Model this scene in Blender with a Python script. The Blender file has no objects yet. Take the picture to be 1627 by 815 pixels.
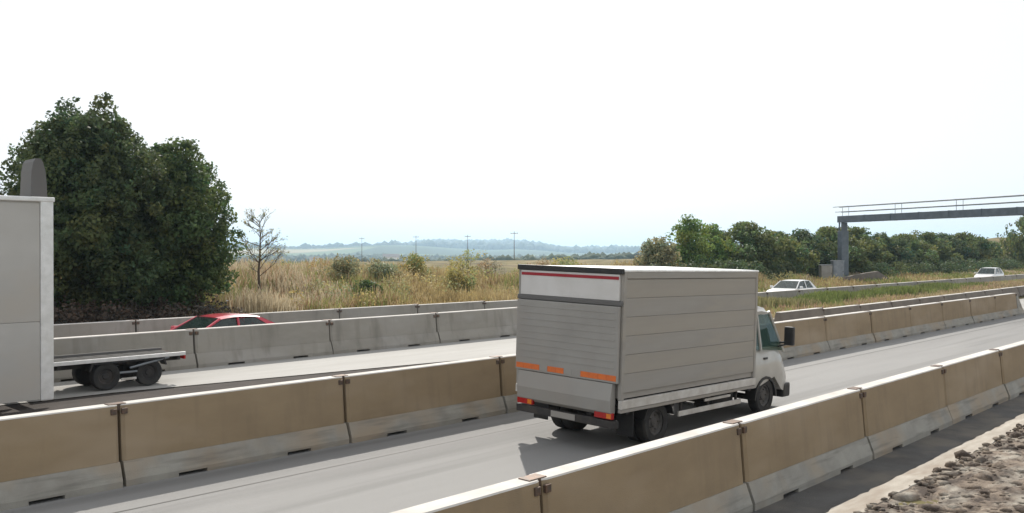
import bpy, bmesh, math, random
import numpy as np
from mathutils import Vector, Matrix
R = math.radians
random.seed(7)
rng = np.random.default_rng(7)
sc = bpy.context.scene
col = sc.collection

# ------------------------------------------------------------------ camera
# x = along the motorway (away, to the right of the picture), y = across it, z = up
ALPHA = 43.5
CAM_H = 3.25
cd = bpy.data.cameras.new("camera")
cam = bpy.data.objects.new("camera", cd)
col.objects.link(cam)
cam.location = (0, 0, CAM_H)
cam.rotation_euler = (R(90 - 0.307), 0, R(ALPHA - 90))
cd.sensor_width = 36.0
cd.lens = 30.98
cd.clip_start = 0.1
cd.clip_end = 30000
sc.camera = cam

# ------------------------------------------------------------------ light
SUN_EL, SUN_AZ = 41.0, 46.0          # azimuth from +x towards +y
sun_dir = Vector((math.cos(R(SUN_EL)) * math.cos(R(SUN_AZ)),
                  math.cos(R(SUN_EL)) * math.sin(R(SUN_AZ)), math.sin(R(SUN_EL))))
ld = bpy.data.lights.new("sun", "SUN")
ld.energy = 4.6
ld.angle = R(0.6)
ld.color = (1.0, 0.95, 0.87)
sun = bpy.data.objects.new("sun", ld)
col.objects.link(sun)
sun.rotation_euler = (-sun_dir).to_track_quat('-Z', 'Y').to_euler()
sun.location = (0, 0, 60)

w = bpy.data.worlds.new("World")
sc.world = w
w.use_nodes = True
nt = w.node_tree
for n in list(nt.nodes):
    nt.nodes.remove(n)
wo = nt.nodes.new("ShaderNodeOutputWorld")
bg = nt.nodes.new("ShaderNodeBackground")
sky = nt.nodes.new("ShaderNodeTexSky")
sky.sky_type = 'NISHITA'
sky.sun_disc = False
sky.sun_elevation = R(SUN_EL)
sky.sun_rotation = R(90 - SUN_AZ)
sky.air_density = 1.0
sky.dust_density = 3.0
sky.ozone_density = 1.0
mx = nt.nodes.new("ShaderNodeMix")
mx.data_type = 'RGBA'
mx.inputs[0].default_value = 0.75
mx.inputs[7].default_value = (10.4, 10.5, 10.6, 1)       # thin bright milky cloud veil over the whole sky
nt.links.new(sky.outputs[0], mx.inputs[6])
nt.links.new(mx.outputs[2], bg.inputs[0])
bg.inputs[1].default_value = 0.10
nt.links.new(bg.outputs[0], wo.inputs[0])

sc.view_settings.view_transform = 'Standard'
sc.view_settings.look = 'None'
sc.view_settings.exposure = 0.08
sc.view_settings.gamma = 1
sc.render.engine = 'CYCLES'
sc.cycles.volume_bounces = 1
sc.cycles.max_bounces = 6
sc.cycles.transparent_max_bounces = 8

# ------------------------------------------------------------------ materials
def mat(name, base, rough=0.8, metal=0.0, c2=None, scale=3.0, detail=6, bump=0.0, bscale=30.0,
        coord='pos', stretch=(1, 1, 1), c3=None, s3=0.4, spec=0.4, rvar=0.0, contrast=(0.35, 0.65), coat=0.0, streak=None):
    m = bpy.data.materials.new(name)
    m.use_nodes = True
    t = m.node_tree
    b = t.nodes["Principled BSDF"]
    b.inputs["Roughness"].default_value = rough
    b.inputs["Metallic"].default_value = metal
    b.inputs["Specular IOR Level"].default_value = spec
    b.inputs["Coat Weight"].default_value = coat
    b.inputs["Base Color"].default_value = (*base, 1)
    if coord == 'pos':
        g = t.nodes.new("ShaderNodeNewGeometry"); src = g.outputs["Position"]
    else:
        g = t.nodes.new("ShaderNodeTexCoord"); src = g.outputs["Object"]
    mp = t.nodes.new("ShaderNodeMapping")
    mp.inputs["Scale"].default_value = stretch
    t.links.new(src, mp.inputs["Vector"])
    def noise(sca, det=detail):
        n = t.nodes.new("ShaderNodeTexNoise")
        n.inputs["Scale"].default_value = sca
        n.inputs["Detail"].default_value = det
        n.inputs["Roughness"].default_value = 0.6
        t.links.new(mp.outputs[0], n.inputs["Vector"])
        return n
    cur = None
    if c2 is not None:
        n = noise(scale)
        rr = t.nodes.new("ShaderNodeMapRange")
        rr.inputs[1].default_value, rr.inputs[2].default_value = contrast
        t.links.new(n.outputs[0], rr.inputs[0])
        x = t.nodes.new("ShaderNodeMix"); x.data_type = 'RGBA'
        x.inputs[6].default_value = (*base, 1); x.inputs[7].default_value = (*c2, 1)
        t.links.new(rr.outputs[0], x.inputs[0])
        cur = x.outputs[2]
        if rvar:
            rm = t.nodes.new("ShaderNodeMapRange")
            rm.inputs[3].default_value = rough - rvar; rm.inputs[4].default_value = rough + rvar
            t.links.new(n.outputs[0], rm.inputs[0]); t.links.new(rm.outputs[0], b.inputs["Roughness"])
    if c3 is not None:
        n = noise(s3, 3)
        rr = t.nodes.new("ShaderNodeMapRange")
        rr.inputs[1].default_value, rr.inputs[2].default_value = 0.48, 0.68
        t.links.new(n.outputs[0], rr.inputs[0])
        x = t.nodes.new("ShaderNodeMix"); x.data_type = 'RGBA'
        t.links.new(cur, x.inputs[6]); x.inputs[7].default_value = (*c3, 1)
        t.links.new(rr.outputs[0], x.inputs[0])
        cur = x.outputs[2]
    if streak is not None:      # fine run-off streaks or wheel scuffs: (colour, stretch, amount)
        m2 = t.nodes.new("ShaderNodeMapping"); m2.inputs["Scale"].default_value = streak[1]
        t.links.new(src, m2.inputs["Vector"])
        n = t.nodes.new("ShaderNodeTexNoise"); n.inputs["Scale"].default_value = 1; n.inputs["Detail"].default_value = 5
        t.links.new(m2.outputs[0], n.inputs["Vector"])
        rr = t.nodes.new("ShaderNodeMapRange"); rr.inputs[1].default_value, rr.inputs[2].default_value = 0.52, 0.75
        rr.inputs[4].default_value = streak[2]
        t.links.new(n.outputs[0], rr.inputs[0])
        x = t.nodes.new("ShaderNodeMix"); x.data_type = 'RGBA'
        t.links.new(cur, x.inputs[6]); x.inputs[7].default_value = (*streak[0], 1)
        t.links.new(rr.outputs[0], x.inputs[0]); cur = x.outputs[2]
    if cur is not None:
        t.links.new(cur, b.inputs["Base Color"])
    if bump:
        n = noise(bscale, 8)
        bp = t.nodes.new("ShaderNodeBump")
        bp.inputs["Strength"].default_value = bump
        bp.inputs["Distance"].default_value = 0.02
        t.links.new(n.outputs[0], bp.inputs["Height"])
        t.links.new(bp.outputs[0], b.inputs["Normal"])
    return m

def foliage_mat(name, base, trans=0.35, rough=0.6, gloss=0.3):
    m = bpy.data.materials.new(name); m.use_nodes = True
    t = m.node_tree
    b = t.nodes["Principled BSDF"]; out = t.nodes["Material Output"]
    a = t.nodes.new("ShaderNodeVertexColor"); a.layer_name = "tint"
    x = t.nodes.new("ShaderNodeMix"); x.data_type = 'RGBA'; x.blend_type = 'MULTIPLY'
    x.inputs[0].default_value = 1
    x.inputs[6].default_value = (*base, 1)
    t.links.new(a.outputs[0], x.inputs[7])
    t.links.new(x.outputs[2], b.inputs["Base Color"])
    b.inputs["Roughness"].default_value = rough
    b.inputs["Specular IOR Level"].default_value = gloss
    tr = t.nodes.new("ShaderNodeBsdfTranslucent")
    t.links.new(x.outputs[2], tr.inputs[0])
    ms = t.nodes.new("ShaderNodeMixShader"); ms.inputs[0].default_value = trans
    t.links.new(b.outputs[0], ms.inputs[1]); t.links.new(tr.outputs[0], ms.inputs[2])
    t.links.new(ms.outputs[0], out.inputs[0])
    return m

def glass_mat(name, tint, alpha=0.35):
    m = bpy.data.materials.new(name); m.use_nodes = True
    t = m.node_tree
    b = t.nodes["Principled BSDF"]; out = t.nodes["Material Output"]
    b.inputs["Base Color"].default_value = (*tint, 1)
    b.inputs["Roughness"].default_value = 0.04
    b.inputs["Specular IOR Level"].default_value = 0.7
    tr = t.nodes.new("ShaderNodeBsdfTransparent"); tr.inputs[0].default_value = (0.75, 0.85, 0.82, 1)
    ms = t.nodes.new("ShaderNodeMixShader"); ms.inputs[0].default_value = alpha
    t.links.new(b.outputs[0], ms.inputs[1]); t.links.new(tr.outputs[0], ms.inputs[2])
    t.links.new(ms.outputs[0], out.inputs[0])
    return m

M = {}
M['tan'] = mat("dusty_tan_concrete", (0.30, 0.225, 0.138), 0.9, c2=(0.245, 0.182, 0.112), scale=1.6, c3=(0.34, 0.265, 0.18), s3=0.45,
               bump=0.25, bscale=60, stretch=(0.7, 0.7, 1.8), contrast=(0.3, 0.75), streak=((0.17, 0.13, 0.09), (5, 5, .6), .32))
M['tanfoot'] = mat("grey_barrier_foot_concrete", (0.33, 0.315, 0.275), 0.9, c2=(0.22, 0.205, 0.18), scale=2.2, c3=(0.33, 0.27, 0.2), s3=0.8,
                   bump=0.35, bscale=70, contrast=(0.35, 0.8), streak=((0.13, 0.12, 0.105), (1.0, 1.0, 12), .6))
M['cgrey'] = mat("weathered_grey_concrete", (0.31, 0.288, 0.25), 0.9, c2=(0.25, 0.232, 0.20), scale=1.2, c3=(0.35, 0.33, 0.3), s3=0.6,
                 bump=0.3, bscale=60, stretch=(0.7, 0.7, 1.6), streak=((0.15, 0.14, 0.12), (4, 4, .6), .5))
M['cbrown'] = mat("brown_grey_concrete", (0.2, 0.17, 0.14), 0.9, c2=(0.14, 0.12, 0.1), scale=1.2, bump=0.2)
M['road'] = mat("worn_light_road_surface", (0.222, 0.218, 0.211), 0.78, c2=(0.262, 0.257, 0.248), scale=0.8, c3=(0.19, 0.185, 0.18), s3=0.25,
                bump=0.5, bscale=120, stretch=(0.12, 1.0, 1), spec=0.35, rvar=0.06, streak=((0.12, 0.118, 0.113), (.05, 1.3, 1), .75))
M['lane'] = mat("pale_concrete_lane", (0.36, 0.35, 0.33), 0.8, c2=(0.29, 0.28, 0.26), scale=1.0, bump=0.3, bscale=90, stretch=(0.15, 1.0, 1), spec=0.35)
M['asph'] = mat("old_dark_asphalt", (0.10, 0.097, 0.093), 0.9, c2=(0.075, 0.07, 0.065), scale=1.5, c3=(0.14, 0.125, 0.105), s3=0.9, bump=0.7, bscale=90)
M['strip'] = mat("dusty_concrete_edge_strip", (0.46, 0.42, 0.36), 0.9, c2=(0.33, 0.29, 0.24), scale=2.5, c3=(0.3, 0.25, 0.2), s3=1.6, bump=0.5, bscale=40, stretch=(0.5, 1.6, 1))
M['darkedge'] = mat("dark_brown_road_edge", (0.05, 0.04, 0.034), 0.95, c2=(0.035, 0.028, 0.024), scale=2.5, bump=0.6, bscale=30)  # very dark brown strip beside the opposite lane
M['soil'] = mat("clumpy_brown_soil", (0.215, 0.17, 0.13), 0.95, c2=(0.06, 0.044, 0.034), scale=2.8, c3=(0.37, 0.335, 0.28), s3=1.7, bump=1.0, bscale=25, contrast=(0.4, 0.58), stretch=(1, 1.5, 1))
M['seam'] = mat("dark_joint_sealant", (0.05, 0.048, 0.045), 0.6)
M['cap'] = mat('painted_sunlit_concrete_top', (0.62, 0.59, 0.55), 0.9, c2=(0.5, 0.47, 0.43), scale=2.0, bump=0.2)  # barrier tops painted paler than the sides to carry their sunlit look
M['ply'] = mat('worn_grey_deck_board', (0.05, 0.047, 0.043), 0.95, c2=(0.032, 0.03, 0.028), scale=3, coord='obj', stretch=(.3, 2, 1))
M['steel'] = mat("galvanised_grey_steel", (0.30, 0.32, 0.34), 0.5, 0.5, c2=(0.22, 0.24, 0.26), scale=3)
M['gantry'] = mat("grey_blue_painted_steel", (0.15, 0.175, 0.20), 0.55, 0.2, c2=(0.11, 0.13, 0.15), scale=2)
M['darksteel'] = mat("dark_brown_steel", (0.09, 0.075, 0.065), 0.6, 0.5, c2=(0.16, 0.1, 0.07), scale=15, coord='obj')
M['boxgrey'] = mat("dusty_light_grey_box_panel", (0.33, 0.31, 0.28), 0.6, c2=(0.28, 0.26, 0.232), scale=1.3, coord='obj', stretch=(0.25, 1, 1.5), c3=(0.35, 0.315, 0.265), s3=1.2, bump=0.05, bscale=12)
M['boxgrey2'] = mat('warmer_grey_box_panel', (0.34, 0.31, 0.265), 0.6, c2=(0.30, 0.272, 0.235), scale=1.0, coord='obj', stretch=(0.2, 1, 2), c3=(0.30, 0.28, 0.25), s3=1.0)
M['bar'] = mat('dull_dark_grey_bar', (0.13, 0.125, 0.12), 0.7)
M['boxlit'] = mat("painted_lit_through_white_panel", (0.66, 0.64, 0.62), 0.5, c2=(0.58, 0.56, 0.53), scale=1.5, coord='obj')  # white panel, with light shining through it painted into the colour
M['liftgrey'] = mat("grey_tail_lift_plate", (0.34, 0.325, 0.30), 0.6, 0.1, c2=(0.30, 0.285, 0.262), scale=1.6, coord='obj', c3=(0.32, 0.295, 0.265), s3=0.7)
M['railw'] = mat("pale_grey_side_rail", (0.62, 0.60, 0.56), 0.45, c2=(0.45, 0.42, 0.38), scale=3, coord='obj')
M['black'] = mat("black_plastic", (0.018, 0.018, 0.02), 0.5, c2=(0.035, 0.033, 0.03), scale=6, coord='obj')
M['chassis'] = mat("dirty_black_chassis", (0.028, 0.027, 0.028), 0.7, c2=(0.06, 0.052, 0.045), scale=4, coord='obj')
M['rubber'] = mat("tyre_rubber", (0.022, 0.022, 0.023), 0.85, c2=(0.045, 0.042, 0.038), scale=6, coord='obj', bump=0.3, bscale=40)
M['rim'] = mat("brake_dusted_rim", (0.13, 0.125, 0.12), 0.6, 0.4, c2=(0.07, 0.065, 0.06), scale=5, coord='obj')
M['redp'] = mat("red_stripe_paint", (0.33, 0.02, 0.03), 0.5)
M['orange'] = mat("orange_reflective_tape", (0.72, 0.17, 0.035), 0.45, c2=(0.6, 0.15, 0.05), scale=8, coord='obj')
M['taill'] = mat("red_lens", (0.4, 0.015, 0.015), 0.2, spec=0.6)
M['amber'] = mat("amber_lens", (0.7, 0.2, 0.02), 0.2, spec=0.6)
M['cabw'] = mat("white_cab_paint", (0.46, 0.445, 0.405), 0.4, c2=(0.37, 0.35, 0.315), scale=2, coord='obj', coat=0.4)
M['lens'] = mat("clear_lamp_lens", (0.75, 0.77, 0.78), 0.12, spec=0.7)
M['bigbox'] = mat("off_white_trailer_wall", (0.50, 0.485, 0.455), 0.55, c2=(0.44, 0.425, 0.395), scale=0.8, coord='obj', stretch=(1, 1, 1.5), c3=(0.46, 0.43, 0.385), s3=0.7)
M['alu'] = mat("bright_aluminium_post", (0.85, 0.85, 0.84), 0.4, 0.3, c2=(0.7, 0.7, 0.68), scale=5, coord='obj')
M['carred'] = mat("bright_red_car_paint", (0.50, 0.02, 0.045), 0.28, coat=0.8, spec=0.5)
M['carwhite'] = mat("white_car_paint", (0.80, 0.80, 0.79), 0.3, coat=0.6)
M['carsilver'] = mat("pale_silver_car_paint", (0.70, 0.69, 0.68), 0.3, 0.2, coat=0.6)
M['cglass'] = glass_mat("tinted_car_glass", (0.02, 0.035, 0.032), 0.25)
M['tglass'] = glass_mat("greenish_cab_glass", (0.02, 0.06, 0.055), 0.3)
M['bark'] = mat("grey_brown_bark", (0.13, 0.10, 0.075), 0.95, c2=(0.08, 0.06, 0.045), scale=8, bump=0.8, bscale=20, stretch=(1, 1, 0.3))
M['leafd'] = foliage_mat("dark_green_leaves", (0.095, 0.128, 0.052), 0.45)
M['leafm'] = foliage_mat("mid_green_leaves", (0.10, 0.145, 0.05), 0.42)
M['leafr'] = foliage_mat('hedge_green_leaves', (0.145, 0.18, 0.062), 0.48)
M['leafy'] = foliage_mat('yellow_green_shrub_leaves', (0.34, 0.32, 0.12), 0.45)
M['leafb'] = foliage_mat("bright_green_leaves", (0.19, 0.26, 0.065), 0.5)
M['leafo'] = foliage_mat("olive_grey_leaves", (0.30, 0.30, 0.17), 0.45)
M['scrub'] = foliage_mat("brown_undergrowth_leaves", (0.075, 0.055, 0.04), 0.25)
M['scrub2'] = foliage_mat('reddish_dry_shrub', (0.36, 0.27, 0.16), 0.4)
M['grassd'] = foliage_mat("dry_straw_grass", (1.0, 1.0, 1.0), 0.35, 0.8, 0.15)
M['wall'] = mat("white_plaster", (0.75, 0.74, 0.72), 0.9, c2=(0.65, 0.64, 0.62), scale=1)
M['tile'] = mat("grey_roof_sheet", (0.20, 0.19, 0.19), 0.85, c2=(0.15, 0.14, 0.14), scale=2)
M['forest'] = mat("distant_wood_green", (0.05, 0.075, 0.04), 0.95, c2=(0.03, 0.045, 0.028), scale=0.05, c3=(0.075, 0.095, 0.045), s3=0.02)

def terrain_mat():
    m = bpy.data.materials.new("dry_ground_and_fields"); m.use_nodes = True
    t = m.node_tree; b = t.nodes["Principled BSDF"]; b.inputs["Roughness"].default_value = 0.95
    b.inputs["Specular IOR Level"].default_value = 0.15
    g = t.nodes.new("ShaderNodeNewGeometry")
    n1 = t.nodes.new("ShaderNodeTexNoise"); n1.inputs["Scale"].default_value = 0.35; n1.inputs["Detail"].default_value = 8
    n2 = t.nodes.new("ShaderNodeTexVoronoi"); n2.inputs["Scale"].default_value = 0.0016
    n3 = t.nodes.new("ShaderNodeTexNoise"); n3.inputs["Scale"].default_value = 5; n3.inputs["Detail"].default_value = 6
    sep = t.nodes.new("ShaderNodeSeparateXYZ")
    ln = t.nodes.new("ShaderNodeVectorMath"); ln.operation = 'LENGTH'
    for n in (n1, n3): t.links.new(g.outputs["Position"], n.inputs["Vector"])
    mp = t.nodes.new("ShaderNodeMapping"); mp.inputs["Scale"].default_value = (1, 2.2, 0)
    mp.inputs["Rotation"].default_value = (0, 0, 0.5)
    t.links.new(g.outputs["Position"], mp.inputs[0]); t.links.new(mp.outputs[0], n2.inputs["Vector"])
    t.links.new(g.outputs["Position"], ln.inputs[0])
    cr = t.nodes.new("ShaderNodeValToRGB")
    e = cr.color_ramp.elements
    e[0].position = 0.3; e[0].color = (0.10, 0.075, 0.045, 1)
    e[1].position = 0.7; e[1].color = (0.26, 0.20, 0.11, 1)
    k = cr.color_ramp.elements.new(0.5); k.color = (0.15, 0.13, 0.06, 1)
    t.links.new(n1.outputs[0], cr.inputs[0])
    fr = t.nodes.new("ShaderNodeValToRGB"); fr.color_ramp.interpolation = 'CONSTANT'
    e = fr.color_ramp.elements
    e[0].position = 0.0; e[0].color = (0.05, 0.085, 0.035, 1)
    e[1].position = 0.8; e[1].color = (0.30, 0.25, 0.14, 1)
    for p, c in ((0.25, (0.16, 0.17, 0.08, 1)), (0.45, (0.035, 0.06, 0.03, 1)), (0.62, (0.10, 0.14, 0.06, 1))):
        k = fr.color_ramp.elements.new(p); k.color = c
    s2 = t.nodes.new("ShaderNodeSeparateColor"); t.links.new(n2.outputs["Color"], s2.inputs[0])
    t.links.new(s2.outputs[0], fr.inputs[0])
    mr = t.nodes.new("ShaderNodeMapRange"); mr.inputs[1].default_value = 260; mr.inputs[2].default_value = 520
    t.links.new(ln.outputs["Value"], mr.inputs[0])
    x = t.nodes.new("ShaderNodeMix"); x.data_type = 'RGBA'
    t.links.new(mr.outputs[0], x.inputs[0]); t.links.new(cr.outputs[0], x.inputs[6]); t.links.new(fr.outputs[0], x.inputs[7])
    t.links.new(x.outputs[2], b.inputs["Base Color"])
    bp = t.nodes.new("ShaderNodeBump"); bp.inputs["Strength"].default_value = 0.8; bp.inputs["Distance"].default_value = 0.05
    t.links.new(n3.outputs[0], bp.inputs["Height"]); t.links.new(bp.outputs[0], b.inputs["Normal"])
    return m
M['terrain'] = terrain_mat()

# ------------------------------------------------------------------ mesh helpers
class MB:
    def __init__(s):
        s.bm = bmesh.new()
    def box(s, x0, x1, y0, y1, z0, z1, bev=0.0, rot=None, piv=None):
        r = bmesh.ops.create_cube(s.bm, size=1)
        vs = r['verts']
        for v in vs:
            v.co = Vector(((x0 + x1) / 2 + v.co.x * (x1 - x0), (y0 + y1) / 2 + v.co.y * (y1 - y0), (z0 + z1) / 2 + v.co.z * (z1 - z0)))
        if bev:
            es = list({e for v in vs for e in v.link_edges})
            rb = bmesh.ops.bevel(s.bm, geom=es, offset=bev, segments=2, affect='EDGES', profile=0.6)
            vs = rb['verts']
        if rot is not None:
            bmesh.ops.transform(s.bm, matrix=Matrix.Translation(piv) @ rot @ Matrix.Translation(-Vector(piv)), verts=vs)
        return s
    def prism(s, prof, a0, a1, axis='x', cap=True):
        """closed profile of (p, q) swept along an axis: x -> (y, z); y -> (x, z); z -> (x, y)"""
        def P(a, p, q):
            return {'x': (a, p, q), 'y': (p, a, q), 'z': (p, q, a)}[axis]
        A = [s.bm.verts.new(P(a0, *pq)) for pq in prof]
        B = [s.bm.verts.new(P(a1, *pq)) for pq in prof]
        n = len(prof)
        for i in range(n):
            j = (i + 1) % n
            s.bm.faces.new((A[i], A[j], B[j], B[i]))
        if cap:
            s.bm.faces.new(A[::-1]); s.bm.faces.new(B)
        return s
    def loft(s, rings, cap=True, closed=True):
        rows = [[s.bm.verts.new(p) for p in r] for r in rings]
        n = len(rows[0])
        for a, b in zip(rows, rows[1:]):
            for i in range(n if closed else n - 1):
                j = (i + 1) % n
                try: s.bm.faces.new((a[i], a[j], b[j], b[i]))
                except ValueError: pass
        if cap and closed:
            s.bm.faces.new(rows[0][::-1]); s.bm.faces.new(rows[-1])
        return s
    def tube(s, p0, p1, r0, r1=None, n=8, cap=True):
        r1 = r0 if r1 is None else r1
        p0, p1 = Vector(p0), Vector(p1)
        d = (p1 - p0).normalized()
        u = d.orthogonal().normalized(); v = d.cross(u)
        ring = lambda p, r: [p + (u * math.cos(2 * math.pi * i / n) + v * math.sin(2 * math.pi * i / n)) * r for i in range(n)]
        return s.loft([ring(p0, r0), ring(p1, r1)], cap)
    def quad(s, *pts):
        s.bm.faces.new([s.bm.verts.new(p) for p in pts]); return s
    def build(s, name, m, parent=None, smooth=False):
        bmesh.ops.recalc_face_normals(s.bm, faces=s.bm.faces)
        me = bpy.data.meshes.new(name); s.bm.to_mesh(me); s.bm.free()
        me.materials.append(m)
        if smooth:
            me.polygons.foreach_set("use_smooth", [True] * len(me.polygons))
            try: me.set_sharp_from_angle(angle=R(38))
            except Exception: pass
        o = bpy.data.objects.new(name, me); col.objects.link(o)
        if parent is not None: o.parent = parent
        return o

def split_build(mb, name, m, parent=None, smooth=False):
    """every loose piece of the builder becomes a part of its own"""
    bm = mb.bm; bm.verts.index_update(); bm.verts.ensure_lookup_table(); seen = set(); out = []
    for v0 in bm.verts:
        if v0.index in seen: continue
        stack = [v0]; comp = []; seen.add(v0.index)
        while stack:
            v = stack.pop(); comp.append(v)
            for e_ in v.link_edges:
                q = e_.other_vert(v)
                if q.index not in seen: seen.add(q.index); stack.append(q)
        nb = MB(); mp_ = {v: nb.bm.verts.new(v.co) for v in comp}
        for f in {f for v in comp for f in v.link_faces}: nb.bm.faces.new([mp_[v] for v in f.verts])
        out.append(nb.build(name, m, parent, smooth))
    bm.free(); return out

def tag(o, label=None, cat=None, group=None, kind=None):
    if label: o['label'] = label
    if cat: o['category'] = cat
    if group: o['group'] = group
    if kind: o['kind'] = kind
    return o
def empty(name, loc=(0, 0, 0), rz=0.0):
    o = bpy.data.objects.new(name, None); col.objects.link(o)
    o.empty_display_size = 0.3
    o.location = loc; o.rotation_euler = (0, 0, rz)
    return o
kids = {}
def copy_tree(o, parent=None):
    c = o.copy(); col.objects.link(c)
    if parent is not None: c.parent = parent
    for ch in list(o.children): copy_tree(ch, c)
    return c
def np_mesh(name, verts, faces, m, parent=None, tint=None, smooth=False):
    """verts (n,3), faces (k,4) or (k,3); tint (n,3) vertex colour"""
    me = bpy.data.meshes.new(name)
    k, q = faces.shape
    me.vertices.add(len(verts)); me.vertices.foreach_set("co", verts.astype(np.float32).ravel())
    me.loops.add(k * q); me.loops.foreach_set("vertex_index", faces.astype(np.int32).ravel())
    me.polygons.add(k); me.polygons.foreach_set("loop_start", np.arange(0, k * q, q, dtype=np.int32))
    me.polygons.foreach_set("loop_total", np.full(k, q, dtype=np.int32))
    if smooth: me.polygons.foreach_set("use_smooth", np.ones(k, dtype=bool))
    me.update(calc_edges=True)
    if tint is not None:
        a = me.color_attributes.new("tint", 'FLOAT_COLOR', 'POINT')
        a.data.foreach_set("color", np.concatenate([tint, np.ones((len(tint), 1))], 1).astype(np.float32).ravel())
    me.materials.append(m)
    o = bpy.data.objects.new(name, me); col.objects.link(o)
    if parent is not None: o.parent = parent
    return o

# ------------------------------------------------------------------ ground
def sst(a, b, x):
    t = np.clip((x - a) / (b - a), 0, 1); return t * t * (3 - 2 * t)
LV = [-1e5, 12.75, 12.95, 20.15, 21.0, 28.2, 32, 38, 44, 60]
LZ = [0, 0, 0.5, 0.5, 0.15, 0.15, 0.55, 1.35, 2.05, 2.2]
RV = [-1e5, 12.75, 12.95, 15.3, 16.0, 17.0, 19.5, 22.0, 22.5, 23.3, 24, 28.5, 31, 38, 60]
RZ = [0, 0, 0.05, 0.2, 0.3, 0.5, 0.6, 0.45, 0.2, 0.1, 0.0, 0.0, 0.3, 0.9, 1.6]
def ground(u, v):
    u = np.asarray(u, float); v = np.asarray(v, float)
    t = sst(22, 42, u)
    z = np.interp(v, LV, LZ) * (1 - t) + np.interp(v, RV, RZ) * t
    # bank undulation
    k = sst(31, 38, v) * (1 - sst(90, 200, v))
    z = z + k * (0.22 * np.sin(u * 0.21 + 1.0) + 0.12 * np.sin(u * 0.57 + v * 0.3)) * sst(-60, -20, u)
    # the land falls into the valley behind and hills rise beyond it
    z = z - 16 * sst(75, 700, v)
    r = np.hypot(u, v)
    far = sst(1800, 5200, r) * sst(-0.2, 0.35, v / np.maximum(r, 1))
    az = np.arctan2(v, u)
    hill = 34 + 22 * np.sin(az * 9 + 0.6) + 16 * np.sin(az * 23 + 2) + 7 * np.sin(az * 61)
    z = z + far * np.maximum(hill, 8)
    mid = np.exp(-((r - 2600) / 650) ** 2) * np.maximum(0, 18 + 12 * np.sin(az * 14 + 1) + 5 * np.sin(az * 37)) * sst(0.1, 0.4, v / np.maximum(r, 1))
    z = z + mid
    # road bank at the far right
    z = z + 4.6 * np.exp(-(((u - 176) / 14) ** 2 + ((v - 46) / 8) ** 2))
    return z
us = np.unique(np.concatenate([[-7000, -4000, -2000, -1000, -500, -250, -120, -60], np.arange(-40, 130, 1.0), np.arange(130, 240, 4),
                               np.geomspace(250, 9000, 60)]))
vs = np.unique(np.concatenate([[-7000, -4000, -1500, -500, -150, -40, -10, 0, 4.3], LV[1:], RV[1:], np.arange(5, 12, 1.5), np.arange(13.5, 60, 0.75),
                               np.geomspace(61, 9000, 90)]))
U, V = np.meshgrid(us, vs, indexing='ij')
Z = ground(U, V)
nu, nv = U.shape
vv = np.stack([U, V, Z], -1).reshape(-1, 3)
ii = (np.arange(nu - 1)[:, None] * nv + np.arange(nv - 1)[None, :]).ravel()
ff = np.stack([ii, ii + nv, ii + nv + 1, ii + 1], 1)
g = np_mesh("ground", vv, ff, M['terrain'], smooth=True)
g['kind'] = 'structure'

def strip_sheet(name, m, n_of_u, f_of_u, u0, u1, step, lift, nsub=8):
    uu = np.arange(u0, u1 + step / 2, step)
    rows = []
    for u in uu:
        a, b = n_of_u(u), f_of_u(u)
        vs_ = np.linspace(a, b, nsub)
        rows.append(np.stack([np.full(nsub, u), vs_, ground(np.full(nsub, u), vs_) + lift], 1))
    V_ = np.concatenate(rows); n = len(uu)
    i = (np.arange(n - 1)[:, None] * nsub + np.arange(nsub - 1)[None, :]).ravel()
    o = np_mesh(name, V_, np.stack([i, i + nsub, i + nsub + 1, i + 1], 1), m, smooth=True)
    o['kind'] = 'structure'
    return o
def sheet(name, m, x0, x1, y0, y1, z):
    mb = MB(); mb.quad((x0, y0, z), (x1, y0, z), (x1, y1, z), (x0, y1, z))
    o = mb.build(name, m); o['kind'] = 'structure'; return o
sheet("road", M['road'], -150, 600, 5.45, 12.6, 0.008)
sheet("road_shoulder", M['asph'], -150, 600, 4.6, 5.45, 0.004)
sheet("road_joint", M['seam'], -150, 300, 11.08, 11.11, 0.012)
# dusty concrete edge strip beside the shoulder: raised a little with a chipped edge
st = MB()
random.seed(3)
u = -20.0
pts = []
while u < 90:
    pts.append((u, 4.69 + random.uniform(-.025, .025), 4.34 + random.uniform(-.03, .03))); u += 0.18 if u < 25 else 1.5
st.loft([[(p[0], p[1], 0.0), (p[0], p[1] - .01, 0.028), (p[0], p[2] + .01, 0.03), (p[0], p[2], 0.0)] for p in pts])
so = st.build("concrete_edge_strip", M['strip']); so['kind'] = 'structure'

near_e = lambda u: np.interp(u, [-60, 7, 13, 20, 40, 60], [17.3, 17.3, 16.5, 15.4, 13.2, 13.2])
far_e = lambda u: np.interp(u, [-60, 21, 42], [19.95, 19.95, 15.25])
strip_sheet("opposite_lane", M['lane'], near_e, far_e, -60, 52, 1.0, 0.03)
strip_sheet("dark_verge", M['darkedge'], lambda u: 12.97, lambda u: near_e(u) + 0.05, -60, 40, 1.0, 0.015)
c_line = lambda u: np.interp(u, [-60, 21, 43, 300], [19.8, 19.8, 22.9, 22.9])
strip_sheet("far_lane", M['road'], lambda u: c_line(u) + 0.5, lambda u: 28.1, -60, 120, 1.0, 0.03)
strip_sheet("crossover_lane", M['lane'], lambda u: 12.2, lambda u: 15.2, 52, 120, 1.0, 0.035)

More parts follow.
